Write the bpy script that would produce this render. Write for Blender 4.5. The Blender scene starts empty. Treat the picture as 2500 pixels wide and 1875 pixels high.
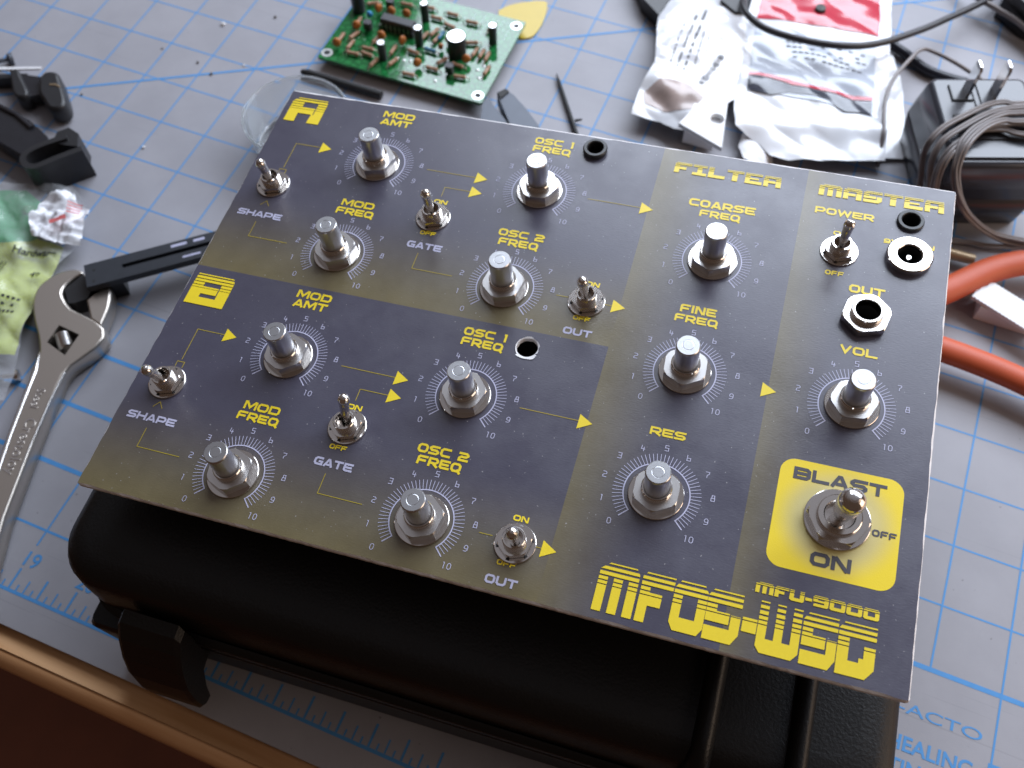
import bpy, bmesh, math, random
from mathutils import Vector, Matrix, noise
random.seed(7)
S = bpy.context.scene
COL = S.collection
MM = 0.001
# ------------------------------------------------------------------ camera
cam = bpy.data.cameras.new('camera'); camo = bpy.data.objects.new('camera', cam); COL.objects.link(camo)
def set_cam():
    # solved from the one-inch grid of the mat
    w = Vector((2.59118792, 0.504740824, -0.137079029)); ang = w.length; k = w.normalized()
    R = Matrix.Rotation(ang, 3, k)              # world -> camera (x right, y down, z forward)
    xr, yd, zf = R[0], R[1], R[2]
    m = Matrix(((xr[0], -yd[0], -zf[0], 0.39804311), (xr[1], -yd[1], -zf[1], -0.3071902), (xr[2], -yd[2], -zf[2], 0.35471946), (0, 0, 0, 1)))
    camo.matrix_world = m
set_cam()
cam.sensor_width = 36; cam.lens = 2332.2 / 2500 * 36; cam.clip_start = 0.01; cam.clip_end = 50
cam.dof.use_dof = True; cam.dof.focus_distance = 0.272; cam.dof.aperture_fstop = 17
S.camera = camo
# ------------------------------------------------------------------ world and window light
W = bpy.data.worlds.new('World'); S.world = W; W.use_nodes = True
wn_ = W.node_tree.nodes; wl_ = W.node_tree.links          # the room: warm and dim towards the viewer, paler walls and ceiling round the window
g_ = wn_.new('ShaderNodeTexCoord'); dp = wn_.new('ShaderNodeVectorMath'); dp.operation = 'DOT_PRODUCT'; dp.inputs[1].default_value = (-0.10, 0.62, 0.78); wl_.new(g_.outputs['Generated'], dp.inputs[0])
mr_ = wn_.new('ShaderNodeMapRange'); mr_.interpolation_type = 'SMOOTHSTEP'; mr_.inputs[1].default_value = 0.25; mr_.inputs[2].default_value = 1.0; wl_.new(dp.outputs['Value'], mr_.inputs[0])
mx_ = wn_.new('ShaderNodeMix'); mx_.data_type = 'RGBA'; mx_.inputs[6].default_value = (0.070, 0.046, 0.034, 1); mx_.inputs[7].default_value = (0.24, 0.23, 0.25, 1); wl_.new(mr_.outputs[0], mx_.inputs[0])
wl_.new(mx_.outputs[2], wn_['Background'].inputs[0]); wn_['Background'].inputs[1].default_value = 1.0
def area(name, az, el, dist, sx, sy, power, color, tgt=(0.33, -0.10, 0.06)):
    L = bpy.data.lights.new(name, 'AREA'); L.shape = 'RECTANGLE'; L.size = sx; L.size_y = sy; L.energy = power; L.color = color
    o = bpy.data.objects.new(name, L); COL.objects.link(o)
    a, e = math.radians(az), math.radians(el)
    d = Vector((math.sin(a) * math.cos(e), math.cos(a) * math.cos(e), math.sin(e)))
    o.location = Vector(tgt) + d * dist; o.rotation_euler = d.to_track_quat('Z', 'Y').to_euler()
    return o
area('window_light', 12, 39, 1.3, 1.80, 0.80, 37, (0.79, 0.87, 1.0))
area('doorway_light', 90, 20, 1.2, 0.7, 0.8, 4.5, (1.0, 0.76, 0.58))
S.view_settings.view_transform = 'Standard'; S.view_settings.look = 'None'; S.view_settings.exposure = 0.0; S.view_settings.gamma = 1
S.cycles.use_denoising = True
S.cycles.max_bounces = 10; S.cycles.transparent_max_bounces = 12

# ------------------------------------------------------------------ materials
def nt_new(name):
    m = bpy.data.materials.new(name); m.use_nodes = True
    return m, m.node_tree, m.node_tree.nodes['Principled BSDF']
def lk(nt, a, b): nt.links.new(a, b)
def mnode(nt, op, a, b=None, c=None):
    n = nt.nodes.new('ShaderNodeMath'); n.operation = op
    for i, v in enumerate((a, b, c)):
        if v is None: continue
        if isinstance(v, (int, float)): n.inputs[i].default_value = v
        else: lk(nt, v, n.inputs[i])
    return n.outputs[0]
def smooth(nt, v, a, b, lo=0, hi=1):
    n = nt.nodes.new('ShaderNodeMapRange'); n.interpolation_type = 'SMOOTHSTEP'
    lk(nt, v, n.inputs[0]); n.inputs[1].default_value = a; n.inputs[2].default_value = b; n.inputs[3].default_value = lo; n.inputs[4].default_value = hi
    return n.outputs[0]
def mixc(nt, f, a, b, mode='MIX'):
    n = nt.nodes.new('ShaderNodeMix'); n.data_type = 'RGBA'; n.blend_type = mode
    if isinstance(f, (int, float)): n.inputs[0].default_value = f
    else: lk(nt, f, n.inputs[0])
    for i, v in ((6, a), (7, b)):
        if isinstance(v, tuple): n.inputs[i].default_value = (*v, 1)
        else: lk(nt, v, n.inputs[i])
    return n.outputs[2]
def noise_fac(nt, scale, detail=2, coord=None, rough=0.5):
    n = nt.nodes.new('ShaderNodeTexNoise'); n.inputs['Scale'].default_value = scale; n.inputs['Detail'].default_value = detail; n.inputs['Roughness'].default_value = rough
    if coord is None:
        t = nt.nodes.new('ShaderNodeTexCoord'); coord = t.outputs['Object']
    lk(nt, coord, n.inputs['Vector']); return n.outputs['Fac']
def bump(nt, b, h, strength, dist=0.0002):
    n = nt.nodes.new('ShaderNodeBump'); n.inputs['Strength'].default_value = strength; n.inputs['Distance'].default_value = dist
    lk(nt, h, n.inputs['Height']); lk(nt, n.outputs[0], b.inputs['Normal'])
def P(name, col, rough=0.5, metal=0.0, var=0.0, vscale=300, bmp=0.0, bscale=2000, bdist=0.0002, spec=0.5, coat=0.0, rvar=0.0, **kw):
    m, nt, b = nt_new(name)
    b.inputs['Base Color'].default_value = (*col, 1); b.inputs['Roughness'].default_value = rough; b.inputs['Metallic'].default_value = metal
    b.inputs['Specular IOR Level'].default_value = spec; b.inputs['Coat Weight'].default_value = coat; b.inputs['Coat Roughness'].default_value = 0.06
    for k, v in kw.items(): b.inputs[k.replace('_', ' ')].default_value = v
    if var:
        f = noise_fac(nt, vscale, 4)
        lk(nt, mixc(nt, f, tuple(c * (1 - var) for c in col), tuple(min(1, c * (1 + var)) for c in col)), b.inputs['Base Color'])
    if rvar:
        f = noise_fac(nt, vscale * 1.7, 3)
        lk(nt, smooth(nt, f, 0.3, 0.7, max(0.02, rough - rvar), min(1, rough + rvar)), b.inputs['Roughness'])
    if bmp: bump(nt, b, noise_fac(nt, bscale, 2), bmp, bdist)
    return m
M = {}
M['nickel'] = P('nickel', (0.78, 0.75, 0.72), 0.15, 1.0)
M['zinc'] = P('zinc_washer', (0.70, 0.67, 0.64), 0.13, 1.0)
M['alu'] = P('shaft_aluminium', (0.68, 0.68, 0.69), 0.28, 1.0, bmp=0.05, bscale=5000)
M['alu_top'] = P('shaft_end', (0.54, 0.55, 0.57), 0.35, 1.0, bmp=0.06, bscale=5000)
M['nut'] = P('nut_satin', (0.74, 0.73, 0.72), 0.28, 1.0)
M['hole_dark'] = P('dark_inside', (0.012, 0.012, 0.013), 0.6)
M['led_black'] = P('bezel_black', (0.03, 0.032, 0.036), 0.38, bmp=0.1, bscale=3000)
M['yellow'] = P('yellow_print', (0.86, 0.66, 0.018), 0.40, spec=0.6, var=0.05, vscale=900, bmp=0.08, bscale=3500)
M['lavender'] = P('lavender_print', (0.50, 0.50, 0.66), 0.40, spec=0.6, var=0.05, vscale=900)
M['dull_yellow'] = P('thin_yellow_print', (0.42, 0.32, 0.03), 0.40, spec=0.6)
M['dark_print'] = P('dark_print', (0.055, 0.052, 0.066), 0.5)
M['paper_edge'] = P('paper_edge', (0.74, 0.72, 0.72), 0.6, var=0.15, vscale=400)
M['case'] = P('case_plastic', (0.007, 0.0067, 0.007), 0.42, spec=0.28, var=0.2, vscale=400, bmp=0.30, bscale=1100, bdist=0.0004)
M['black_plastic'] = P('black_plastic', (0.018, 0.018, 0.020), 0.42, var=0.2, vscale=200, bmp=0.15, bscale=1500)
M['black_gloss'] = P('black_gloss', (0.020, 0.020, 0.024), 0.22, var=0.2, vscale=150)
M['grey_dark'] = P('tool_steel_dark', (0.075, 0.085, 0.105), 0.42, 0.35, var=0.15, vscale=200)
M['caliper'] = P('caliper_plastic', (0.030, 0.034, 0.042), 0.4, var=0.15, vscale=300, bmp=0.12, bscale=2500)
M['blue_ink'] = P('mat_blue_print', (0.065, 0.265, 0.58), 0.6, var=0.10, vscale=250)
M['grip_red'] = P('grip_red', (0.55, 0.095, 0.034), 0.5, var=0.08, vscale=120, bmp=0.1, bscale=1200)
M['chrome'] = P('wrench_chrome', (0.80, 0.79, 0.78), 0.24, 1.0)
M['wrench_flat'] = P('wrench_satin', (0.64, 0.59, 0.53), 0.38, 1.0, bmp=0.05, bscale=900)
M['white_plastic'] = P('white_plastic', (0.80, 0.80, 0.80), 0.35)
M['white_paper'] = P('white_paper', (0.78, 0.78, 0.80), 0.55, var=0.05, vscale=150)
M['tan'] = P('tan_metal', (0.45, 0.33, 0.20), 0.35, 0.4, var=0.1)
M['pick'] = P('pick_yellow', (0.55, 0.40, 0.02), 0.35, var=0.06, vscale=200)
M['card_green'] = P('card_green', (0.04, 0.36, 0.13), 0.28, var=0.12, vscale=90, coat=0.5)
M['dot_green'] = P('dot_green', (0.01, 0.22, 0.04), 0.3)
M['card_lime'] = P('card_lime', (0.50, 0.58, 0.09), 0.25, var=0.18, vscale=60, coat=0.3)
M['ink_dark'] = P('ink_dark', (0.03, 0.035, 0.03), 0.5)
M['ink_grey'] = P('ink_grey', (0.10, 0.10, 0.11), 0.5, var=0.4, vscale=600)
M['bag_white'] = P('bag_white', (0.80, 0.81, 0.84), 0.22, coat=0.4, var=0.05, vscale=50)
M['bag_grey'] = P('bag_print_field', (0.50, 0.54, 0.61), 0.22, coat=0.4, var=0.08, vscale=50)
M['bag_red'] = P('bag_red', (0.55, 0.04, 0.07), 0.20, coat=0.6, var=0.12, vscale=60)
M['bag_black'] = P('bag_black', (0.05, 0.055, 0.075), 0.2, coat=0.5, var=0.8, vscale=260)
M['foam_white'] = P('crumpled_white', (0.85, 0.86, 0.90), 0.35, coat=0.2)
M['pink'] = P('pink_print', (0.60, 0.14, 0.14), 0.3)
M['cyan'] = P('packet_cyan', (0.01, 0.28, 0.55), 0.35, var=0.1, vscale=80)
M['cable'] = P('cable_black', (0.022, 0.020, 0.024), 0.42, var=0.2, vscale=200)
M['cable_navy'] = P('cable_navy', (0.014, 0.016, 0.026), 0.32)
M['cord'] = P('cord_brown', (0.20, 0.175, 0.17), 0.34, var=0.12, vscale=200)
M['adapter'] = P('adapter_plastic', (0.028, 0.031, 0.043), 0.27, spec=0.8)
M['orange_cap'] = P('ceramic_orange', (0.42, 0.14, 0.03), 0.4)
M['resistor'] = P('resistor_tan', (0.36, 0.20, 0.12), 0.45, var=0.25, vscale=500)
M['res_blue'] = P('resistor_blue', (0.02, 0.14, 0.26), 0.4)
M['blue_cap'] = P('cap_blue', (0.03, 0.22, 0.50), 0.35)
M['can_black'] = P('capacitor_sleeve', (0.016, 0.018, 0.026), 0.35)
M['can_top'] = P('capacitor_top', (0.78, 0.78, 0.78), 0.25, 1.0)
M['ic'] = P('ic_black', (0.030, 0.030, 0.036), 0.4)
M['pin'] = P('pin_metal', (0.5, 0.45, 0.38), 0.35, 1.0)
M['pad'] = P('pad_tin', (0.72, 0.74, 0.72), 0.25, 0.6)
M['silk'] = P('silkscreen', (0.45, 0.62, 0.55), 0.4)
M['crumb_white'] = P('crumb_white', (0.75, 0.75, 0.75), 0.5)
M['crumb_dark'] = P('crumb_dark', (0.10, 0.09, 0.08), 0.6)
M['floor'] = P('floor_wood', (0.17, 0.052, 0.022), 0.5, var=0.35, vscale=14)
m, nt, b = nt_new('clear_plastic')
b.inputs['Base Color'].default_value = (0.93, 0.96, 0.97, 1); b.inputs['Roughness'].default_value = 0.06; b.inputs['Transmission Weight'].default_value = 1; b.inputs['IOR'].default_value = 1.45
M['clear'] = m
m, nt, b = nt_new('clear_film')     # thin bag film: see-through with wrinkle gloss
b.inputs['Base Color'].default_value = (0.85, 0.88, 0.92, 1); b.inputs['Roughness'].default_value = 0.13; b.inputs['Alpha'].default_value = 0.24; b.inputs['Coat Weight'].default_value = 0.8
bump(nt, b, noise_fac(nt, 130, 4), 0.6, 0.003); M['film'] = m
m, nt, b = nt_new('dish_plastic')
b.inputs['Base Color'].default_value = (0.80, 0.85, 0.88, 1); b.inputs['Roughness'].default_value = 0.15; b.inputs['Alpha'].default_value = 0.22; b.inputs['Specular IOR Level'].default_value = 0.9; M['dish'] = m
# mat: grey vinyl with mottling, knife scratches
m, nt, b = nt_new('mat_vinyl')
base = mixc(nt, smooth(nt, noise_fac(nt, 26, 5, rough=0.6), 0.30, 0.72), (0.300, 0.298, 0.326), (0.340, 0.337, 0.368))
tc = nt.nodes.new('ShaderNodeTexCoord')
def scratch(rot, sc, th, pos):
    mp = nt.nodes.new('ShaderNodeMapping'); mp.inputs['Rotation'].default_value = (0, 0, rot); mp.inputs['Scale'].default_value = sc; mp.inputs['Location'].default_value = pos
    lk(nt, tc.outputs['Object'], mp.inputs['Vector'])
    return smooth(nt, noise_fac(nt, 1.0, 2, mp.outputs['Vector']), th, th + 0.03)
s1 = scratch(0.9, (6, 700, 1), 0.70, (0, 0, 0)); s2 = scratch(-0.5, (9, 620, 1), 0.72, (3, 7, 0))
base = mixc(nt, mnode(nt, 'MULTIPLY', mnode(nt, 'MAXIMUM', s1, s2), 0.24), base, (0.16, 0.16, 0.17))
spk = smooth(nt, noise_fac(nt, 420, 1), 0.775, 0.80)
base = mixc(nt, mnode(nt, 'MULTIPLY', spk, 0.5), base, (0.10, 0.09, 0.08))
lk(nt, base, b.inputs['Base Color']); b.inputs['Roughness'].default_value = 0.52; b.inputs['Specular IOR Level'].default_value = 0.4
bump(nt, b, noise_fac(nt, 2600, 2), 0.25, 0.0002); M['mat'] = m
# desk wood
m, nt, b = nt_new('desk_wood'); tc = nt.nodes.new('ShaderNodeTexCoord'); mp = nt.nodes.new('ShaderNodeMapping'); mp.inputs['Scale'].default_value = (9, 160, 60)
lk(nt, tc.outputs['Object'], mp.inputs['Vector'])
f = noise_fac(nt, 1.0, 5, mp.outputs['Vector'], 0.65)
lk(nt, mixc(nt, smooth(nt, f, 0.3, 0.7), (0.56, 0.29, 0.13), (0.70, 0.42, 0.22)), b.inputs['Base Color']); b.inputs['Roughness'].default_value = 0.34
bump(nt, b, f, 0.2, 0.0003); M['desk'] = m
# printed panel face
m, nt, b = nt_new('panel_print'); tc = nt.nodes.new('ShaderNodeTexCoord'); sp = nt.nodes.new('ShaderNodeSeparateXYZ'); lk(nt, tc.outputs['Object'], sp.inputs[0])
x = mnode(nt, 'MULTIPLY', sp.outputs[0], 1000.0); y = mnode(nt, 'MULTIPLY', sp.outputs[1], 1000.0)
yy = mnode(nt, 'SUBTRACT', y, mnode(nt, 'MULTIPLY', mnode(nt, 'GREATER_THAN', y, 82.3), 82.3))
oAB = smooth(nt, yy, -6, 36, 1, 0); oF = smooth(nt, mnode(nt, 'SUBTRACT', x, 141.0), -8, 24, 1, 0); oM = smooth(nt, mnode(nt, 'SUBTRACT', x, 189.3), -8, 18, 1, 0)
isF = mnode(nt, 'GREATER_THAN', x, 141.0); isM = mnode(nt, 'GREATER_THAN', x, 189.3)
def sel(c, a, bb): return mnode(nt, 'ADD', mnode(nt, 'MULTIPLY', c, bb), mnode(nt, 'MULTIPLY', mnode(nt, 'SUBTRACT', 1.0, c), a))
ol = sel(isM, sel(isF, oAB, oF), oM)
mott = smooth(nt, noise_fac(nt, 160, 5, rough=0.65), 0.25, 0.75)
pur = mixc(nt, mott, (0.056, 0.053, 0.082), (0.064, 0.061, 0.092)); olv = mixc(nt, mott, (0.140, 0.114, 0.048), (0.162, 0.132, 0.057))
c = mixc(nt, ol, pur, olv)
dust = smooth(nt, noise_fac(nt, 1100, 1), 0.745, 0.775); c = mixc(nt, mnode(nt, 'MULTIPLY', dust, 0.6), c, (0.45, 0.44, 0.45))
lk(nt, c, b.inputs['Base Color']); lk(nt, smooth(nt, noise_fac(nt, 38, 5, rough=0.7), 0.30, 0.70, 0.28, 0.42), b.inputs['Roughness']); b.inputs['Specular IOR Level'].default_value = 0.82
mp = nt.nodes.new('ShaderNodeMapping'); mp.inputs['Scale'].default_value = (700, 2600, 1000); lk(nt, tc.outputs['Object'], mp.inputs['Vector'])
bump(nt, b, noise_fac(nt, 1.0, 3, mp.outputs['Vector']), 0.22, 0.00012); M['panel'] = m
# blast field: yellow, turning greyer round its middle
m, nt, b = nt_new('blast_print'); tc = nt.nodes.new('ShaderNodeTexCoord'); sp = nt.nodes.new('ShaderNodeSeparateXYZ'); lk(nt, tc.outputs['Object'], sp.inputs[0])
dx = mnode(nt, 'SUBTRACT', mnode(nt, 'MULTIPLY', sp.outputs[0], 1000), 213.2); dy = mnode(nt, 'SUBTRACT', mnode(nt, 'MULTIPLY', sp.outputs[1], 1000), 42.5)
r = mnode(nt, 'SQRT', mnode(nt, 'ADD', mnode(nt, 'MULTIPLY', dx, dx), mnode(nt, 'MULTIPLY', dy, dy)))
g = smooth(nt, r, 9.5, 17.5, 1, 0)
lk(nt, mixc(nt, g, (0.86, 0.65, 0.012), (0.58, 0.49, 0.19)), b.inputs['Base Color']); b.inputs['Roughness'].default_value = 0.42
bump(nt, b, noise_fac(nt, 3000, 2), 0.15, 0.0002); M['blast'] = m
# circuit board solder mask
m, nt, b = nt_new('pcb_mask'); tc = nt.nodes.new('ShaderNodeTexCoord'); mp = nt.nodes.new('ShaderNodeMapping'); mp.inputs['Rotation'].default_value = (0, 0, 0.4); lk(nt, tc.outputs['Object'], mp.inputs['Vector'])
v = nt.nodes.new('ShaderNodeTexVoronoi'); v.distance = 'CHEBYCHEV'; v.feature = 'DISTANCE_TO_EDGE'; v.inputs['Scale'].default_value = 260; lk(nt, tc.outputs['Object'], v.inputs['Vector'])
tr = smooth(nt, v.outputs['Distance'], 0.08, 0.14)
lk(nt, mixc(nt, tr, (0.008, 0.105, 0.028), (0.020, 0.190, 0.052)), b.inputs['Base Color']); b.inputs['Roughness'].default_value = 0.06; b.inputs['Specular IOR Level'].default_value = 0.5; b.inputs['Coat Weight'].default_value = 0.35; b.inputs['Coat Roughness'].default_value = 0.015
bump(nt, b, tr, 0.05, 0.0001); M['pcb'] = m

# ------------------------------------------------------------------ mesh helpers (millimetres in, metres out)
class MB:
    def __init__(s): s.v = []; s.f = []; s.mi = []; s.sm = []
    def add(s, vs, fs, mi=0, smooth=False):
        o = len(s.v); s.v += [tuple(p) for p in vs]
        for f in fs: s.f.append([i + o for i in f]); s.mi.append(mi); s.sm.append(smooth)
        return s
    def xf(s, mat):
        s.v = [tuple(mat @ Vector(p)) for p in s.v]; return s
    def build(s, name, mats, parent=None, loc=None):
        me = bpy.data.meshes.new(name); me.from_pydata([(a * MM, b_ * MM, c_ * MM) for a, b_, c_ in s.v], [], s.f)
        for m_ in (mats if isinstance(mats, list) else [mats]): me.materials.append(M[m_])
        me.polygons.foreach_set('material_index', s.mi); me.polygons.foreach_set('use_smooth', s.sm); me.update()
        o = bpy.data.objects.new(name, me); COL.objects.link(o)
        if parent is not None: o.parent = parent
        if loc: o.location = [q * MM for q in loc]
        return o
    def prism(s, poly, z0, z1, mi=0, top=None, bottom=True, mi_side=None):
        n = len(poly); a = sum(poly[i][0] * poly[(i + 1) % n][1] - poly[(i + 1) % n][0] * poly[i][1] for i in range(n))
        if a < 0: poly = poly[::-1]
        tp = top or poly
        if top and a < 0: tp = top[::-1]
        vs = [(p[0], p[1], z0) for p in poly] + [(p[0], p[1], z1) for p in tp]
        s.add(vs, [list(range(n, 2 * n))], mi); 
        if bottom: s.add([(p[0], p[1], z0) for p in poly], [list(range(n))[::-1]], mi)
        s.add(vs, [[i, (i + 1) % n, n + (i + 1) % n, n + i] for i in range(n)], mi if mi_side is None else mi_side)
        return s
    def rings(s, ringlist, mi=0, cap0=True, cap1=True, smooth=True):
        n = len(ringlist[0]); vs = [p for r_ in ringlist for p in r_]; fs = []
        for k in range(len(ringlist) - 1):
            for i in range(n): fs.append([k * n + i, k * n + (i + 1) % n, (k + 1) * n + (i + 1) % n, (k + 1) * n + i])
        s.add(vs, fs, mi, smooth)
        if cap0: s.add(ringlist[0], [list(range(n))[::-1]], mi)
        if cap1: s.add(ringlist[-1], [list(range(n))], mi)
        return s
    def lathe(s, prof, n=40, mi=0, cx=0, cy=0, cap0=False, cap1=False):
        # duplicate profile corners keep edges crisp: flat shading per segment across, smooth around
        for (r0, z0), (r1, z1) in zip(prof, prof[1:]):
            a = [(cx + r0 * math.cos(2 * math.pi * i / n), cy + r0 * math.sin(2 * math.pi * i / n), z0) for i in range(n)]
            c_ = [(cx + r1 * math.cos(2 * math.pi * i / n), cy + r1 * math.sin(2 * math.pi * i / n), z1) for i in range(n)]
            s.add(a + c_, [[i, (i + 1) % n, n + (i + 1) % n, n + i] for i in range(n)], mi, True)
        for cap, (r_, z_), rev in ((cap0, prof[0], 1), (cap1, prof[-1], 0)):
            if cap:
                q = [(cx + r_ * math.cos(2 * math.pi * i / n), cy + r_ * math.sin(2 * math.pi * i / n), z_) for i in range(n)]
                s.add(q, [list(range(n))[::-1] if rev else list(range(n))], mi)
        return s
    def tube(s, path, r, n=10, mi=0, caps=True, squash=1.0):
        path = [Vector(p) for p in path]; rl = []; up = Vector((0, 0, 1)); prev = None
        for i, p in enumerate(path):
            t = (path[min(i + 1, len(path) - 1)] - path[max(i - 1, 0)]).normalized()
            if prev is None:
                a = t.cross(up) if abs(t.z) < 0.95 else t.cross(Vector((1, 0, 0)))
            else: a = prev - t * prev.dot(t)
            a.normalize(); prev = a; c_ = t.cross(a)
            rr = r[i] if isinstance(r, (list, tuple)) else r
            rl.append([tuple(p + a * rr * math.cos(2 * math.pi * k / n) + c_ * rr * squash * math.sin(2 * math.pi * k / n)) for k in range(n)])
        return s.rings(rl, mi, caps, caps)
    def box(s, x0, x1, y0, y1, z0, z1, mi=0): return s.prism([(x0, y0), (x1, y0), (x1, y1), (x0, y1)], z0, z1, mi)
    def quad(s, a, b_, c_, d, mi=0): return s.add([a, b_, c_, d], [[0, 1, 2, 3]], mi)
def spline(pts, k=8):
    pts = [Vector(p) for p in pts]; out = []
    for i in range(len(pts) - 1):
        p0 = pts[max(i - 1, 0)]; p1 = pts[i]; p2 = pts[i + 1]; p3 = pts[min(i + 2, len(pts) - 1)]
        for j in range(k):
            t = j / k
            out.append(0.5 * ((2 * p1) + (p2 - p0) * t + (2 * p0 - 5 * p1 + 4 * p2 - p3) * t * t + (3 * p1 - p0 - 3 * p2 + p3) * t ** 3))
    return out + [pts[-1]]
def circ(r, n, cx=0, cy=0, a0=0): return [(cx + r * math.cos(a0 + 2 * math.pi * i / n), cy + r * math.sin(a0 + 2 * math.pi * i / n)) for i in range(n)]
def rrect(x0, x1, y0, y1, r, k=6):
    out = []
    for cx, cy, a in ((x1 - r, y1 - r, 0), (x0 + r, y1 - r, 90), (x0 + r, y0 + r, 180), (x1 - r, y0 + r, 270)):
        for j in range(k + 1):
            t = math.radians(a + 90 * j / k); out.append((cx + r * math.cos(t), cy + r * math.sin(t)))
    return out
def empty(name, loc=(0, 0, 0), rz=0):
    o = bpy.data.objects.new(name, None); COL.objects.link(o); o.location = [q * MM for q in loc]; o.rotation_euler = (0, 0, rz); o.empty_display_size = 0.01
    return o
def tag(o, label, cat, group=None):
    o['label'] = label; o['category'] = cat
    if group: o['group'] = group
    return o
def struct(o): o['kind'] = 'structure'; return o
def text_mesh(name, body, size, mat, parent, loc, rz=0, sx=1.0, extrude=0.0, bold=0.0, rot=None):
    cu = bpy.data.curves.new(name, 'FONT'); cu.body = body; cu.size = size * MM; cu.extrude = extrude * MM; cu.offset = bold * MM
    t = bpy.data.objects.new(name + '_tmp', cu); COL.objects.link(t)
    dg = bpy.context.evaluated_depsgraph_get(); me = bpy.data.meshes.new_from_object(t.evaluated_get(dg))
    bpy.data.objects.remove(t); bpy.data.curves.remove(cu)
    me.name = name; me.materials.clear(); me.materials.append(M[mat])
    o = bpy.data.objects.new(name, me); COL.objects.link(o); o.parent = parent; o.location = [q * MM for q in loc]; o.rotation_euler = rot or (0, 0, rz); o.scale = (sx, 1, 1)
    return o

# ------------------------------------------------------------------ setting: floor, desk, mat
IN = 25.4
fl = struct(MB().box(-2500, 3000, -2500, 2500, -760, -750).build('floor', 'floor'))
pr = []
for t in range(9):
    a = math.radians(180 + 90 * t / 8)       # rounded nose of the desk edge
    pr.append((-298.5 + 6 * math.cos(a), -9 - 6 * math.sin(a)))
prof = [(800, -3), (-298.5, -3)] + [(-298.5 - 6 * math.sin(math.radians(90 * t / 8)), -9 + 6 * math.cos(math.radians(90 * t / 8))) for t in range(9)] + [(-304.5, -26), (-300, -30), (800, -30)]
mb = MB(); n = len(prof)
mb.add([(-900, p[0], p[1]) for p in prof] + [(1300, p[0], p[1]) for p in prof], [[i, i + n, (i + 1) % n + n, (i + 1) % n] for i in range(n)], 0, True)
struct(mb.build('desk', 'desk'))
mat_root = tag(empty('cutting_mat', (100, 0, 0)), 'large grey self-healing cutting mat with blue inch grid', 'cutting mat')
def rel(x_, y_): return x_ - 100, y_
MB().prism([rel(*p) for p in rrect(-330, 660, -291, 345, 4)], -3, 0).build('mat_sheet', 'mat', mat_root)
gl = MB()
def hline(mb_, x0, x1, yc, w, z): mb_.quad((x0 - 100, yc - w / 2, z), (x1 - 100, yc - w / 2, z), (x1 - 100, yc + w / 2, z), (x0 - 100, yc + w / 2, z))
def vline(mb_, xc, y0, y1, w, z): mb_.quad((xc - w / 2 - 100, y0, z), (xc + w / 2 - 100, y0, z), (xc + w / 2 - 100, y1, z), (xc - w / 2 - 100, y1, z))
for V in range(-12, 11):
    yv = -V * IN
    if V == 7: hline(gl, -300, 640, yv, 1.9, 0.06)
    elif V in (8, 9): hline(gl, -300, 420, yv, 1.9, 0.06); hline(gl, 21 * IN - 1, 640, yv, 1.9, 0.06)
    elif V == 10: hline(gl, -300, 420, yv, 1.0, 0.06); hline(gl, 21 * IN, 640, yv, 1.0, 0.06)
    else: hline(gl, -300, 640, yv, 0.74, 0.06)
for U in range(-11, 26):
    xv = U * IN
    lo = -7 * IN if 16 <= U <= 20 else (-8 * IN if U >= 21 else -260.5)
    vline(gl, xv, lo, 12 * IN, 0.74, 0.09)
gl.build('grid_print', 'blue_ink', mat_root)
rl = MB(); hline(rl, -310, 640, -279.2, 1.3, 0.07)
for k in range(-88, 200):
    xk = k * IN / 8; L_ = 8.2 if k % 8 == 0 else (7.6 if k % 4 == 0 else (5.0 if k % 2 == 0 else 2.4))
    vline(rl, xk, -278.5, -278.5 + L_, 0.9 if k % 4 == 0 else 0.65, 0.10)
rl.build('ruler_print', 'blue_ink', mat_root)
dg_ = MB()
def seg(mb_, p, q, w, z, mi=0):
    p, q = Vector(p), Vector(q); d = (q - p).normalized(); nrm = Vector((-d.y, d.x)) * w / 2
    mb_.quad((*(p - nrm), z), (*(q - nrm), z), (*(q + nrm), z), (*(p + nrm), z), mi)
seg(dg_, rel(47 - 290, -47 - 290 * .5805), rel(47 + 540, -47 + 540 * .5805), 1.3, 0.13)
seg(dg_, rel(-200, -9 - 172 * 1.2), rel(60, -9 + 88 * 1.2), 1.3, 0.12) if False else None
dg_.build('angle_print', 'blue_ink', mat_root)
for U in range(-8, 12):
    text_mesh('ruler_numeral', str(12 + U), 8.2, 'blue_ink', mat_root, (U * IN - 2.3 - 100, -268.9, 0.1), sx=0.95, bold=0.12)
text_mesh('mat_lettering', 'X-ACTO', 5.6, 'blue_ink', mat_root, (492.6 - 100, -196.3, 0.1), sx=1.72, bold=0.02)
text_mesh('mat_lettering', 'SELF-HEALING', 7.4, 'blue_ink', mat_root, (482.0 - 100, -209.4, 0.1), sx=0.97, bold=0.18)
text_mesh('mat_lettering', 'CUTTING MAT', 7.4, 'blue_ink', mat_root, (485.2 - 100, -217.6, 0.1), sx=0.97, bold=0.18)

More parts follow.
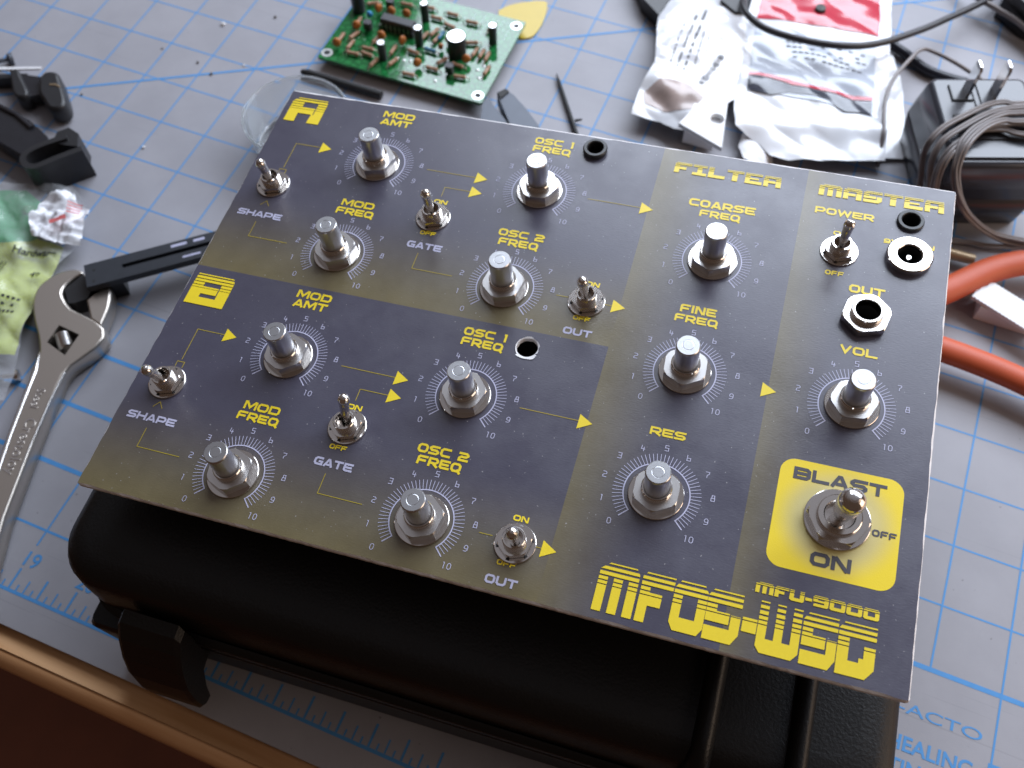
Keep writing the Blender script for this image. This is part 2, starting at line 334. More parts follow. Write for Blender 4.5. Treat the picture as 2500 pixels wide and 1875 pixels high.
# ------------------------------------------------------------------ the black case under the panel
CU = math.radians(5.7)
case = tag(empty('black_case', (270, -275, 0), CU), 'black pebbled plastic case lying under the panel', 'case')
def rbox_rings(x0, x1, y0, y1, r, levels, k=8):      # levels: (z, inset)
    return [[(px, py, z_) for px, py in rrect(x0 + i_, x1 - i_, y0 + i_, y1 - i_, max(1, r - i_ * 0.6), k)] for z_, i_ in levels]
MB().rings(rbox_rings(-36, 217, 0, 198, 16, [(0, 5), (2, 3), (5, 2), (36, 1.0)])).build('base_shell', 'case', case)
MB().rings(rbox_rings(-38.5, 217, 1, 198, 18, [(36, 1.4), (36.5, -1.2), (41.4, -1.2), (41.6, 0.5), (42.2, 0.5), (42.4, -1.2), (48, -1.2), (48.6, 1.0)], 8), cap0=False, cap1=False).build('seam_lip', 'case', case)
MB().rings(rbox_rings(-42, 217, 1.5, 198, 16, [(48.6, 1.0), (62, 1.3), (69, 1.9), (73, 3.4), (75.2, 6), (76, 9.5), (76.2, 14)], 8), cap0=False).build('lid_shell', 'case', case)
for u in (162, 187.5):        # raised ribs running front to back over the lid
    sgn = 1
    rg = []
    for v_, dz in ((-0.5, -24), (0.2, -12), (2.0, -4.5), (6, -1.2), (12, 0), (190, 0)):
        rg.append([(u - 4.2, v_, 74.0 + dz), (u + 3.4, v_, 74.0 + dz), (u + 2.6, v_, 77.0 + dz), (u + 1.5, v_, 79.4 + dz), (u + 0.2, v_, 80.2 + dz), (u - 1.2, v_, 79.8 + dz), (u - 2.6, v_, 78.0 + dz)])
    MB().rings(rg, smooth=True).build('lid_rib', 'case', case)
for u0, u1 in ((-17.5, 4.0), (166, 187)):       # latches standing off the front
    sec = [(1, 62), (-3, 61), (-7, 55), (-11, 46), (-14, 36), (-15.4, 24), (-15.4, 15), (-14, 12.5), (-11, 12), (-9, 20), (-5, 30), (1, 32)]
    MB().rings([[(uu, v_ * k_ + (1 - k_) * -7, 36 + (z_ - 36) * k_) for v_, z_ in sec] for uu, k_ in ((u0, .90), (u0 + 1.5, 1), (u1 - 1.5, 1), (u1, .90))], smooth=False).build('latch', 'case', case)
for u0, u1 in ((-37.5, -15), (190, 212)):     # square lugs at the front corners of the base
    MB().rings([[(px, py, z_) for px, py in rrect(u0 + i_, u1 - i_, -3.2 + i_, 26 - i_, 2.5, 3)] for z_, i_ in ((2, 2.5), (6, 1.2), (36, 0), (38.5, 1.0))]).build('corner_lug', 'case', case)

# ------------------------------------------------------------------ the panel
PW, PH, PT = 235.76, 165.69, 1.7
panel = bpy.data.objects.new('synthesizer_panel', None); COL.objects.link(panel); panel.empty_display_size = 0.01
ex, ey, ez = Vector((0.99175434, 0.09876017, 0.08166854)), Vector((-0.09976356, 0.99497665, 0.00828815)), Vector((-0.08043975, -0.01636736, 0.99662508))
panel.matrix_world = Matrix(((ex.x, ey.x, ez.x, 0.23575783), (ex.y, ey.y, ez.y, -0.2525106), (ex.z, ey.z, ez.z, 0.09482253), (0, 0, 0, 1)))
tag(panel, 'dark purple and olive synthesizer front panel with yellow lettering, bare shafts and toggles', 'control panel')
def jag(poly, amp, step):
    out = []; n_ = len(poly)
    for i in range(n_):
        a, c_ = Vector(poly[i]), Vector(poly[(i + 1) % n_]); k = max(1, int((c_ - a).length / step))
        for j in range(k):
            p = a.lerp(c_, j / k); p += Vector((random.uniform(-amp, amp), random.uniform(-amp, amp))); out.append((p.x, p.y))
    return out
outer = jag(rrect(0, PW, 0, PH, 0.9, 2), 0.05, 1.3)
def inset_top(p): 
    k = 0.42 + 0.32 * noise.noise((p[0] * .21, p[1] * .21, 1.7))
    return (min(max(p[0], k), PW - k), min(max(p[1], k + (.25 if p[1] > 80 else 0)), PH - k - .35))
HOLES = {'led': (117.9, 158.8, 2.9), 'led2': (222.8, 149.8, 2.9), 'bare': (117.0, 76.3, 3.35), 'jack': (213.2, 110.0, 4.2), 'dc': (223.5, 135.2, 4.0)}
bm = bmesh.new()
def add_loop(pts, z):
    vs = [bm.verts.new((p[0] * MM, p[1] * MM, z * MM)) for p in pts]
    return vs, [bm.edges.new((vs[i], vs[(i + 1) % len(vs)])) for i in range(len(vs))]
loops = [outer] + [([(px + random.uniform(-.12, .12), py + random.uniform(-.12, .12)) for px, py in circ(r_, 36, hx, hy)] if k == 'bare' else circ(r_, 28, hx, hy)) for k, (hx, hy, r_) in HOLES.items()]
tl, bl = [], []
for z_, lst in ((0, tl), (-PT, bl)):
    es = []
    for lp in loops:
        vs, e_ = add_loop([inset_top(p) for p in lp] if (z_ == 0 and lp is outer) else lp, z_); lst.append(vs); es += e_
    r_ = bmesh.ops.triangle_fill(bm, use_beauty=True, use_dissolve=False, edges=es)
    for f_ in [g_ for g_ in r_['geom'] if isinstance(g_, bmesh.types.BMFace)]:
        f_.normal_update()
        if (f_.normal.z < 0) == (z_ == 0): f_.normal_flip()
mid, _ = add_loop(outer, -0.5)
for a, c_ in [(tl[0], mid), (mid, bl[0])] + list(zip(tl[1:], bl[1:])):
    n_ = len(a)
    for i in range(n_):
        f_ = bm.faces.new((a[i], a[(i + 1) % n_], c_[(i + 1) % n_], c_[i])); f_.material_index = 1
bmesh.ops.recalc_face_normals(bm, faces=bm.faces)
me = bpy.data.meshes.new('board'); bm.to_mesh(me); bm.free(); me.materials.append(M['panel']); me.materials.append(M['paper_edge'])
bo = bpy.data.objects.new('board', me); COL.objects.link(bo); bo.parent = panel
# torn paper round the bare drilled hole
tp = MB(); hx, hy, hr = HOLES['bare']
for i in range(44):
    a = 2 * math.pi * i / 44; w_ = 0.28 + 0.7 * max(0, noise.noise((math.cos(a) * 2, math.sin(a) * 2, 3.3)) + 0.25) ** 1.2 + (0.55 if 3.9 < a < 5.7 else 0)
    a2 = 2 * math.pi * (i + 1) / 44
    tp.quad((hx + hr * math.cos(a), hy + hr * math.sin(a), 0.0), (hx + (hr + w_) * math.cos(a), hy + (hr + w_) * math.sin(a), 0.22), (hx + (hr + w_) * math.cos(a2), hy + (hr + w_) * math.sin(a2), 0.22), (hx + hr * math.cos(a2), hy + hr * math.sin(a2), 0.0))
tp.build('torn_hole_rim', 'white_paper', panel)

# ---- stroke fonts
def ribbon(mb_, pts, t, z, closed=False, mi=0):
    pts = [Vector(p) for p in pts]; n_ = len(pts); L_, R_ = [], []
    for i, p in enumerate(pts):
        if closed: a, c_ = pts[i - 1], pts[(i + 1) % n_]
        else: a, c_ = (pts[i - 1] if i else None), (pts[i + 1] if i < n_ - 1 else None)
        d0 = (p - a).normalized() if a is not None else None; d1 = (c_ - p).normalized() if c_ is not None else None
        if d0 is None: nn = Vector((-d1.y, d1.x)); k = 1
        elif d1 is None: nn = Vector((-d0.y, d0.x)); k = 1
        else:
            nn = (Vector((-d0.y, d0.x)) + Vector((-d1.y, d1.x)))
            nn.normalize(); k = 1 / max(0.35, nn.dot(Vector((-d1.y, d1.x))))
        L_.append(p + nn * t / 2 * k); R_.append(p - nn * t / 2 * k)
    for i in range(n_ if closed else n_ - 1):
        j = (i + 1) % n_
        mb_.quad((*R_[i], z), (*R_[j], z), (*L_[j], z), (*L_[i], z), mi)
def glyph(ch, w, t):
    l, r, b_, p, c_ = t / 2, w - t / 2, t / 2, 1 - t / 2, 0.17
    O = [(l + c_, b_), (r - c_, b_), (r, b_ + c_), (r, p - c_), (r - c_, p), (l + c_, p), (l, p - c_), (l, b_ + c_)]
    G = {
        'O': [(O, 1)], 'D': [([(l, b_), (r - c_, b_), (r, b_ + c_), (r, p - c_), (r - c_, p), (l, p)], 1)], 'Q': [(O, 1), ([(w * .62, .30), (w * 1.0, -.12)], 0)],
        'M': [([(l, 0), (l, 1)], 0), ([(r, 0), (r, 1)], 0), ([(l + t * .3, .98), (w / 2, .25), (r - t * .3, .98)], 0)],
        'A': [([(l * .7, 0), (w * .44, p), (w * .56, p), (w - l * .7, 0)], 0), ([(w * .30, .27), (w * .70, .27)], 0)],
        'T': [([(0, p), (w, p)], 0), ([(w / 2, 0), (w / 2, 1 - t)], 0)], 'F': [([(l, 0), (l, p - c_ * .6), (l + c_ * .6, p), (w, p)], 0), ([(t, .46), (w * .86, .46)], 0)],
        'R': [([(l, 0), (l, p), (r - c_, p), (r, p - c_), (r, .40 + c_), (r - c_, .40), (t, .40)], 0), ([(w * .52, .34), (w * .97, 0)], 0)],
        'P': [([(l, 0), (l, p), (r - c_, p), (r, p - c_), (r, .36 + c_), (r - c_, .36), (t, .36)], 0)],
        'E': [([(w, b_), (l + c_ * .6, b_), (l, b_ + c_ * .6), (l, p), (w, p)], 0), ([(t, .5), (w * .9, .5)], 0)],
        'S': [([(0, b_), (r - c_, b_), (r, b_ + c_ * .8), (r, .5 - c_ * .8), (r - c_, .5), (l + c_, .5), (l, .5 + c_ * .8), (l, p - c_ * .8), (l + c_, p), (w, p)], 0)],
        'C': [([(w, b_), (l + c_, b_), (l, b_ + c_), (l, p - c_), (l + c_, p), (w, p)], 0)],
        'G': [([(w * .95, p), (l + c_, p), (l, p - c_), (l, b_ + c_), (l + c_, b_), (r, b_), (r, .46), (w * .5, .46)], 0)],
        '1': [([(w * .35, p), (w * .68, p), (w * .68, 0)], 0)], '2': [([(w, b_), (l, b_), (l, .5 - c_), (l + c_, .5), (r - c_, .5), (r, .5 + c_ * .8), (r, p - c_ * .8), (r - c_, p), (0, p)], 0)],
        'H': [([(l, 0), (l, 1)], 0), ([(r, 0), (r, 1)], 0), ([(t, .5), (w - t, .5)], 0)], 'U': [([(l, 1), (l, b_ + c_), (l + c_, b_), (r - c_, b_), (r, b_ + c_), (r, 1)], 0)],
        'N': [([(l, 0), (l, 1)], 0), ([(r, 0), (r, 1)], 0), ([(l + t * .3, .97), (r - t * .3, .03)], 0)], 'I': [([(w / 2, 0), (w / 2, 1)], 0)], 'L': [([(l, 1), (l, b_), (w, b_)], 0)],
        'W': [([(l * .8, 1), (w * .26, b_), (w * .5, .8), (w * .74, b_), (w - l * .8, 1)], 0)], 'V': [([(l * .8, 1), (w * .5, b_), (w - l * .8, 1)], 0)],
        'B': [([(l, b_), (r - c_, b_), (r, b_ + c_ * .8), (r, .5 - c_ * .5), (r - c_ * .6, .5), (r, .5 + c_ * .5), (r, p - c_ * .8), (r - c_, p), (l, p)], 1), ([(t, .5), (w * .75, .5)], 0)],
        '9': [([(0, b_), (r - c_, b_), (r, b_ + c_), (r, p - c_), (r - c_, p), (l + c_, p), (l, p - c_), (l, .42 + c_ * .6), (l + c_ * .6, .42), (w - t, .42)], 0)],
        '0': [(O, 1)], '3': [([(0, b_), (r, b_), (r, p), (0, p)], 0), ([(w * .2, .5), (w - t, .5)], 0)], '4': [([(w * .15, 1), (l, .38), (w, .38)], 0), ([(w * .68, 0), (w * .68, .75)], 0)],
        '5': [([(0, b_), (r, b_), (r, .52), (l, .52), (l, p), (w * .95, p)], 0)], '6': [([(l, 1), (l, b_), (r, b_), (r, .5), (t, .5)], 0)], '7': [([(0, p), (r, p), (r, .66), (w * .45, .40), (w * .45, 0)], 0)],
        '8': [([(l, b_), (r, b_), (r, .5), (l, .5)], 1), ([(w * .22, .52), (w * .22, p), (w * .80, p), (w * .80, .52)], 0)],
    }
    return G.get(ch, [])
WR = {'I': .30, '1': .55, 'M': 1.18, 'W': 1.35}
def word(name, text, x0, x1, y0, h, mat, t=0.25, z=0.10, gap=0.10, parent=None, label=None):
    rs = [WR.get(ch, 1.0) if ch != ' ' else 0.55 for ch in text]
    H = h; tot = sum(rs); g_ = gap * H; unit = ((x1 - x0) - g_ * (len(text) - 1)) / tot
    mb_ = MB(); x_ = x0; k = 0
    for ch, r_ in zip(text, rs):
        w_ = unit * r_
        for pts, cl in glyph(ch, w_ / H, t):
            ribbon(mb_, [(x_ + px * H, y0 + py * H) for px, py in pts], t * H, z + 0.006 * (k % 5), bool(cl)); k += 1
        x_ += w_ + g_
    o = mb_.build(name, mat, parent or panel)
    if label: o['label'] = label
    return o
Y, LV = 'yellow', 'lavender'
for dy_ in (0, -81.6):
    word('lettering', 'MOD', 38.6, 50.6, 159.2 + dy_, 2.9, Y); word('lettering', 'AMT', 38.7, 50.4, 155.6 + dy_, 2.9, Y)
    word('lettering', 'MOD', 38.7, 50.6, 117.0 + dy_, 2.8, Y); word('lettering', 'FREQ', 38.0, 51.5, 113.4 + dy_, 2.8, Y)
    word('lettering', 'OSC 1', 96.2, 110.2, 158.0 + dy_, 2.9, Y); word('lettering', 'FREQ', 96.4, 109.8, 154.4 + dy_, 2.9, Y)
    word('lettering', 'OSC 2', 95.4, 111.0, 116.3 + dy_, 2.9, Y); word('lettering', 'FREQ', 96.4, 109.8, 112.6 + dy_, 2.9, Y)
    word('lettering', 'SHAPE', 4.1 , 20.6, 105.7 + dy_, 2.5, LV); word('lettering', 'GATE', 67.0, 79.1, 105.0 + dy_, 2.6, LV)
    word('lettering', 'ON', 70.0, 74.7, 124.6 + dy_, 1.75, Y); word('lettering', 'OFF', 69.7, 75.1, 110.9 + dy_, 1.6, Y)
    word('lettering', 'ON', 128.6, 133.0, 102.8 + dy_, 1.75, Y); word('lettering', 'OFF', 127.8, 133.2, 89.5 + dy_, 1.6, Y); word('lettering', 'OUT', 126.0, 135.0, 83.9 + dy_, 2.5, LV)
word('lettering', 'COARSE', 153.5, 175.1, 141.9, 3.1, Y); word('lettering', 'FREQ', 157.7, 170.8, 138.1, 2.8, Y)
word('lettering', 'FINE', 159.1, 170.2, 99.9, 2.9, Y); word('lettering', 'FREQ', 158.1, 171.2, 96.3, 2.7, Y); word('lettering', 'RES', 159.2, 169.5, 56.4, 2.6, Y)
word('lettering', 'POWER', 193.4, 211.8, 147.4, 2.7, Y); word('lettering', 'OFF', 199.6, 205.2, 123.6, 1.8, Y); word('lettering', 'ON', 200.2, 204.8, 139.6, 1.6, Y)
word('lettering', '9V', 215.6, 219.8, 139.7, 1.8, Y); word('lettering', 'IN', 227.6, 230.8, 139.7, 1.8, Y)
word('lettering', 'OUT', 207.4, 218.0, 118.5, 3.0, Y); word('lettering', 'VOL', 207.3, 218.2, 96.1, 2.9, Y)
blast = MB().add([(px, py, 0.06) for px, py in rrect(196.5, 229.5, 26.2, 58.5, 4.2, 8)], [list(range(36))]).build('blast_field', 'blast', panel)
word('lettering', 'BLAST', 200.2, 225.0, 52.5, 3.7, 'dark_print', t=.27, z=0.14, parent=blast); word('lettering', 'OFF', 222.4, 228.7, 40.8, 2.0, 'dark_print', z=0.14, parent=blast); word('lettering', 'ON', 207.8, 218.3, 28.8, 3.9, 'dark_print', t=.27, z=0.14, parent=blast)

# ---- striped display lettering: convex pieces cut by horizontal slits
BANDS = [(0, .028), (.082, .145), (.190, .262), (.296, .362), (.388, .450), (.470, 1.0)]
def clip_y(poly, lo, hi):
    for lim, keep in ((lo, 1), (hi, -1)):
        out = []
        for i in range(len(poly)):
            a, c_ = poly[i], poly[(i + 1) % len(poly)]; ia, ic = (a[1] - lim) * keep >= 0, (c_[1] - lim) * keep >= 0
            if ia: out.append(a)
            if ia != ic:
                t_ = (lim - a[1]) / (c_[1] - a[1]); out.append((a[0] + (c_[0] - a[0]) * t_, lim))
        poly = out
        if len(poly) < 3: return []
    return poly
def R_(x0, x1, y0, y1): return [(x0, y0), (x1, y0), (x1, y1), (x0, y1)]
a_ = .30; s_ = .26      # stem width of unit-wide letters, bar height
def disp(ch, s=None):
    c_ = .17
    return {
        'M': [[(0, .72), (1, .72), (1, .88), (.90, 1), (.22, 1), (0, .85)], R_(0, .235, 0, .72), R_(.385, .615, 0, .72), R_(.765, 1, 0, .72)],
        'F': [R_(0, .30, 0, .72), [(0, .72), (1, .72), (1.02, 1), (.12, 1), (0, .90)], R_(.30, .70, .34, .60)],
        'O': [[(.14, 0), (.86, 0), (1, .15), (1, .27), (0, .27), (0, .15)], R_(0, .27, .27, .73), R_(.73, 1, .27, .73), [(0, .73), (1, .73), (1, .87), (.88, 1), (.16, 1), (0, .84)]],
        '0': [[(.10, 0), (.90, 0), (1, .12), (1, .30), (0, .30), (0, .12)], R_(0, .27, .30, .73), R_(.73, 1, .30, .73), [(0, .73), (1, .73), (1, .9), (.92, 1), (.10, 1), (0, .9)]],
        'S': [[(0, 0), (.82, 0), (1, .20), (1, .27), (0, .27)], R_(.72, 1, .27, .56), R_(0, .68, .36, .58), R_(0, .30, .58, .73), [(0, .73), (1, .73), (1, 1), (.14, 1), (0, .86)]],
        '-': [R_(0, 1, .32, .60)],
        'W': [[(.12, 0), (.86, 0), (1, .14), (1, .28), (0, .28), (0, .12)], R_(0, .21, .28, 1), R_(.40, .60, .28, 1), R_(.79, 1, .28, 1)],
        'G': [[(0, .0), (.78, 0), (1, .20), (1, .28), (0, .28)], R_(0, .30, .28, .73), R_(.70, 1, .28, .605), R_(.58, .70, .28, .37), [(0, .73), (1, .73), (1, 1), (.14, 1), (0, .86)]],
        'U': [[(.12, 0), (.90, 0), (1, .12), (1, .30), (0, .30), (0, .12)], R_(0, .30, .30, 1), R_(.70, 1, .30, 1)],
        '9': [[(.05, 0), (.9, 0), (1, .12), (1, .26), (.05, .26)], R_(.72, 1, .26, .74), R_(0, .72, .42, .60), R_(0, .30, .60, .74), [(0, .74), (1, .74), (1, .9), (.9, 1), (.1, 1), (0, .9)]],
        'I': [R_(0, 1, 0, .26), R_(.33, .67, .26, .76), R_(0, 1, .76, 1)], 'L': [R_(0, 1, 0, .28), R_(0, .32, .28, 1)], 'T': [R_(.34, .66, 0, .74), R_(0, 1, .74, 1)],
        'E': [R_(0, 1, 0, .28), R_(0, .28, .28, .78), R_(.28, .80, .43, .62), R_(0, 1, .78, 1)],
        'A': [R_(0, .27, 0, .70), R_(.27, .66, .30, .52), R_(.70, 1, 0, .70), [(0, .70), (1, .70), (1, .88), (.9, 1), (.20, 1), (0, .84)]],
        'R': [R_(0, .28, 0, .76), R_(.28, .68, .34, .56), [(.72, 0), (1.02, 0), (1, .76), (.70, .76)], [(0, .76), (1, .76), (.98, 1), (.06, 1)]],
        'Alogo': [[(0, 0), (.30, 0), (.30, .36), (0, .36)], [(.66, 0), (1, 0), (1, .36), (.68, .36)], R_(0, .72, .36, .64), R_(.745, 1, .36, .84), R_(0, .34, .64, .84), [(0, .84), (1, .84), (.97, 1), (.13, 1)]],
        'Blogo': [R_(0, 1, 0, .24), R_(0, .30, .24, .36), R_(.72, 1, .24, .73), R_(0, .695, .36, .60), R_(0, .28, .60, .73), [(0, .73), (1, .73), (1, .86), (.94, 1), (.02, 1)]],
    }[ch]
def disp_word(name, items, y0, h, bands=BANDS, label=None, z=0.16):
    mb_ = MB()
    for ch, xa, xb in items:
        for poly in disp(ch):
            for t0, t1 in bands:
                q = clip_y(poly, 1 - t1, 1 - t0)
                if q: mb_.add([(xa + px * (xb - xa), y0 + py * h, z) for px, py in q], [list(range(len(q)))])
    o = mb_.build(name, 'yellow', panel)
    if label: o['label'] = label
    return o
disp_word('title_lettering', [('M', 155.4, 166.0), ('F', 166.8, 175.2), ('O', 175.5, 184.2), ('S', 184.3, 193.2), ('-', 193.7, 197.4), ('W', 197.6, 208.2), ('S', 208.6, 217.2), ('G', 217.4, 226.6)], 2.5, 13.6, label='MFOS-WSG in large striped yellow letters')
xs = 195.5; sub = []
for ch, w_ in zip('MFU-9000', (4.6, 3.5, 3.7, 1.7, 3.9, 3.9, 3.9, 3.9)): sub.append((ch, xs, xs + w_)); xs += w_ + 0.28
disp_word('title_lettering', sub, 18.0, 2.9, [(0, .06), (.14, .24), (.32, 1)], label='MFU-9000 in small striped yellow letters')
def spread(txt, x0, x1, gap=0.55):
    w_ = [(.85 if c_ == 'I' else 1.25 if c_ == 'M' else 1) for c_ in txt]; u_ = ((x1 - x0) - gap * (len(txt) - 1)) / sum(w_); out = []; xx = x0
    for c_, q in zip(txt, w_): out.append((c_, xx, xx + q * u_)); xx += q * u_ + gap
    return out
B3 = [(0, .05), (.11, .19), (.26, .36), (.42, 1)]
disp_word('title_lettering', spread('FILTER', 145.9, 181.2), 155.0, 4.5, B3, 'FILTER heading in striped yellow letters')
disp_word('title_lettering', spread('MASTER', 193.5, 232.4), 155.1, 4.7, B3, 'MASTER heading in striped yellow letters')
B4 = [(0, .035), (.075, .15), (.18, .255), (.28, .36), (.382, .45), (.465, 1)]
disp_word('section_mark', [('Alogo', 2.5, 16.3)], 150.4, 11.8, B4, 'striped yellow letter A'); disp_word('section_mark', [('Blogo', 2.4, 16.4)], 67.3, 11.9, B4, 'striped yellow letter B')

# ---- signal path lines and arrows
def path_print(lines, arrow=None):
    mb_ = MB()
    for i, l_ in enumerate(lines): ribbon(mb_, l_, 0.22, 0.09)
    if arrow:
        ax, ay = arrow; mb_.add([(ax - 4.2, ay - 2.45, 0.11), (ax, ay, 0.11), (ax - 4.2, ay + 2.45, 0.11)], [[0, 1, 2]], 1)
    return mb_.build('signal_path', ['dull_yellow', 'yellow'], panel)
for dy_ in (0, -81.8):
    path_print([[(12.1, 128.6 + dy_), (12.1, 140.3 + dy_), (21.6, 140.3 + dy_)]], (25.9, 140.2 + dy_))
    path_print([[(11.0, 126.0 + dy_), (11.0, 127.8 + dy_), (13.5, 127.8 + dy_), (13.5, 125.8 + dy_)]])
    path_print([[(10.8, 110.9 + dy_), (12.4, 113.0 + dy_), (14.0, 110.9 + dy_)]])
    path_print([[(12.4, 103.7 + dy_), (12.4, 97.3 + dy_), (26.8, 97.3 + dy_)]])
    path_print([[(62.9, 138.4 + dy_), (81.0, 138.4 + dy_)]], (85.0, 138.3 + dy_))
    path_print([[(71.7, 127.9 + dy_), (71.7, 132.0 + dy_), (81.0, 132.0 + dy_)]], (85.0, 131.9 + dy_))
    path_print([[(71.9, 103.2 + dy_), (71.9, 96.8 + dy_), (85.8, 96.8 + dy_)]])
    path_print([[(120.6, 137.4 + dy_), (138.6, 137.4 + dy_)]], (142.7, 137.2 + dy_))
    path_print([[(120.6, 97.2 + dy_), (124.5, 97.2 + dy_)], [(136.2, 97.1 + dy_), (138.6, 97.1 + dy_)]], (142.7, 97.0 + dy_))
path_print([], (191.7, 78.3))

# ---- dials
def dial(cx, cy):
    mb_ = MB(); n_ = 72
    arc = [(cx + 9.2 * math.cos(math.radians(225 - 270 * i / n_)), cy + 9.2 * math.sin(math.radians(225 - 270 * i / n_))) for i in range(n_ + 1)]
    e0, e1 = math.radians(225), math.radians(-45)
    ribbon(mb_, [(cx + 12.4 * math.cos(e0), cy + 12.4 * math.sin(e0))] + arc + [(cx + 12.4 * math.cos(e1), cy + 12.4 * math.sin(e1))], 0.34, 0.09)
    for k in range(1, 50):
        a = math.radians(225 - 270 * k / 50); seg(mb_, (cx + 9.4 * math.cos(a), cy + 9.4 * math.sin(a)), (cx + 12.3 * math.cos(a), cy + 12.3 * math.sin(a)), 0.17, 0.105)
    d = mb_.build('dial_scale', 'lavender', panel)
    nb = MB()
    for k in range(11):
        a = math.radians(225 - 27 * k); rr = 15.4 if k not in (4, 5, 6) else 14.4
        tx, ty = cx + rr * math.cos(a), cy + rr * math.sin(a); s = str(k); w_ = 1.2; x_ = tx - (w_ * len(s) + .5 * (len(s) - 1)) / 2
        for q, ch in enumerate(s):
            for j, (pts, cl) in enumerate(glyph(ch, w_ / 1.9, 0.12)): ribbon(nb, [(x_ + px * 1.9, ty - .95 + py * 1.9) for px, py in pts], 0.20, 0.10 + 0.005 * j, bool(cl))
            x_ += w_ + .5
    nb.build('numerals', 'lavender', d)
POTS = [(45.3, 137.2, 44.9, 136.9, 15), (103.8, 137.0, 103.8, 137.3, 3), (45.3, 97.0, 45.2, 97.2, 28), (103.8, 96.4, 103.6, 96.1, 20), (45.3, 55.9, 45.3, 55.6, 36), (103.8, 55.7, 103.6, 55.6, 12), (45.3, 14.6, 45.2, 14.4, 40),
        (103.8, 14.8, 104.0, 14.7, 22), (165.1, 121.0, 165.2, 121.1, 30), (164.9, 78.7, 164.9, 79.0, 33), (165.1, 38.6, 165.0, 38.4, 31), (212.8, 78.8, 212.9, 79.1, 8)]
def hexnut(mb_, R, h, z, rot, bore, cham=0.5):
    n_ = 36; A = math.radians(60)
    def hx_(rad, lim):
        out = []
        for i in range(n_):
            a = 2 * math.pi * i / n_; q = ((a % A) - A / 2); rr = rad * math.cos(A / 2) / math.cos(q); rr = min(rr, lim)
            out.append((rr * math.cos(a + rot), rr * math.sin(a + rot)))
        return out
    lim = R * 0.985
    r0 = [(p[0], p[1], z) for p in hx_(R, lim)]; r1 = [(p[0], p[1], z + h - cham * .7) for p in hx_(R, R * .985)]
    # chamfered crown: cut only the corners
    r2 = [(p[0], p[1], z + h) for p in hx_(R, R * .925)]
    mb_.rings([r0, r1, r2], 0, False, False, smooth=False)
    m_ = len(r2); bo_ = [(bore * math.cos(2 * math.pi * i / n_ + rot), bore * math.sin(2 * math.pi * i / n_ + rot), z + h) for i in range(n_)]
    mb_.add(r2 + bo_, [[i, (i + 1) % m_, m_ + (i + 1) % m_, m_ + i] for i in range(m_)], 0)
def thread(r, z0, z1, pitch=0.55):
    pr_ = [(r, z0)]; z_ = z0
    while z_ + pitch < z1:
        pr_ += [(r, z_ + pitch * .45), (r - .18, z_ + pitch * .7), (r, z_ + pitch * .95)]; z_ += pitch
    return pr_ + [(r, z1)]
def place(o, x_, y_, z_=0): o.location = (x_ * MM, y_ * MM, z_ * MM); return o
pot_proto = None
for i, (dx_, dy_, px_, py_, rot) in enumerate(POTS):
    dial(dx_, dy_)
    if pot_proto is None:
        sh = MB(); sh.lathe([(3.5, 4.0), (3.5, 14.3), (3.42, 14.6), (3.2, 14.82)], 40).lathe([(3.2, 14.82), (1.75, 14.82), (1.65, 14.77), (1.5, 14.82), (0.01, 14.82)], 40, 1)
        pot_proto = sh.build('potentiometer', ['alu', 'alu_top'], panel)
        bu = MB().lathe(thread(4.3, 0.0, 5.2) + [(4.05, 5.5), (3.6, 5.5), (3.52, 4.6)], 40).build('bushing', 'zinc', pot_proto)
        nu = MB(); hexnut(nu, 7.0, 3.1, 0.6, 0, 4.25, .6); nu = nu.build('nut', 'nut', pot_proto)
        wa = MB().lathe([(7.75, 0.02), (7.75, 0.5), (7.6, 0.6), (4.0, 0.6)], 48).build('washer', 'zinc', pot_proto)
        bd = MB().lathe([(0.01, -12), (8, -12), (8, -PT - .1), (0.01, -PT - .1)], 28).build('pot_body', 'zinc', pot_proto)
        parts = [bu, nu, wa, bd]; root = pot_proto
    else:
        root = pot_proto.copy(); COL.objects.link(root)
        for q in parts:
            c_ = q.copy(); COL.objects.link(c_); c_.parent = root
    place(root, px_, py_); root.rotation_euler = (0, 0, math.radians(rot))
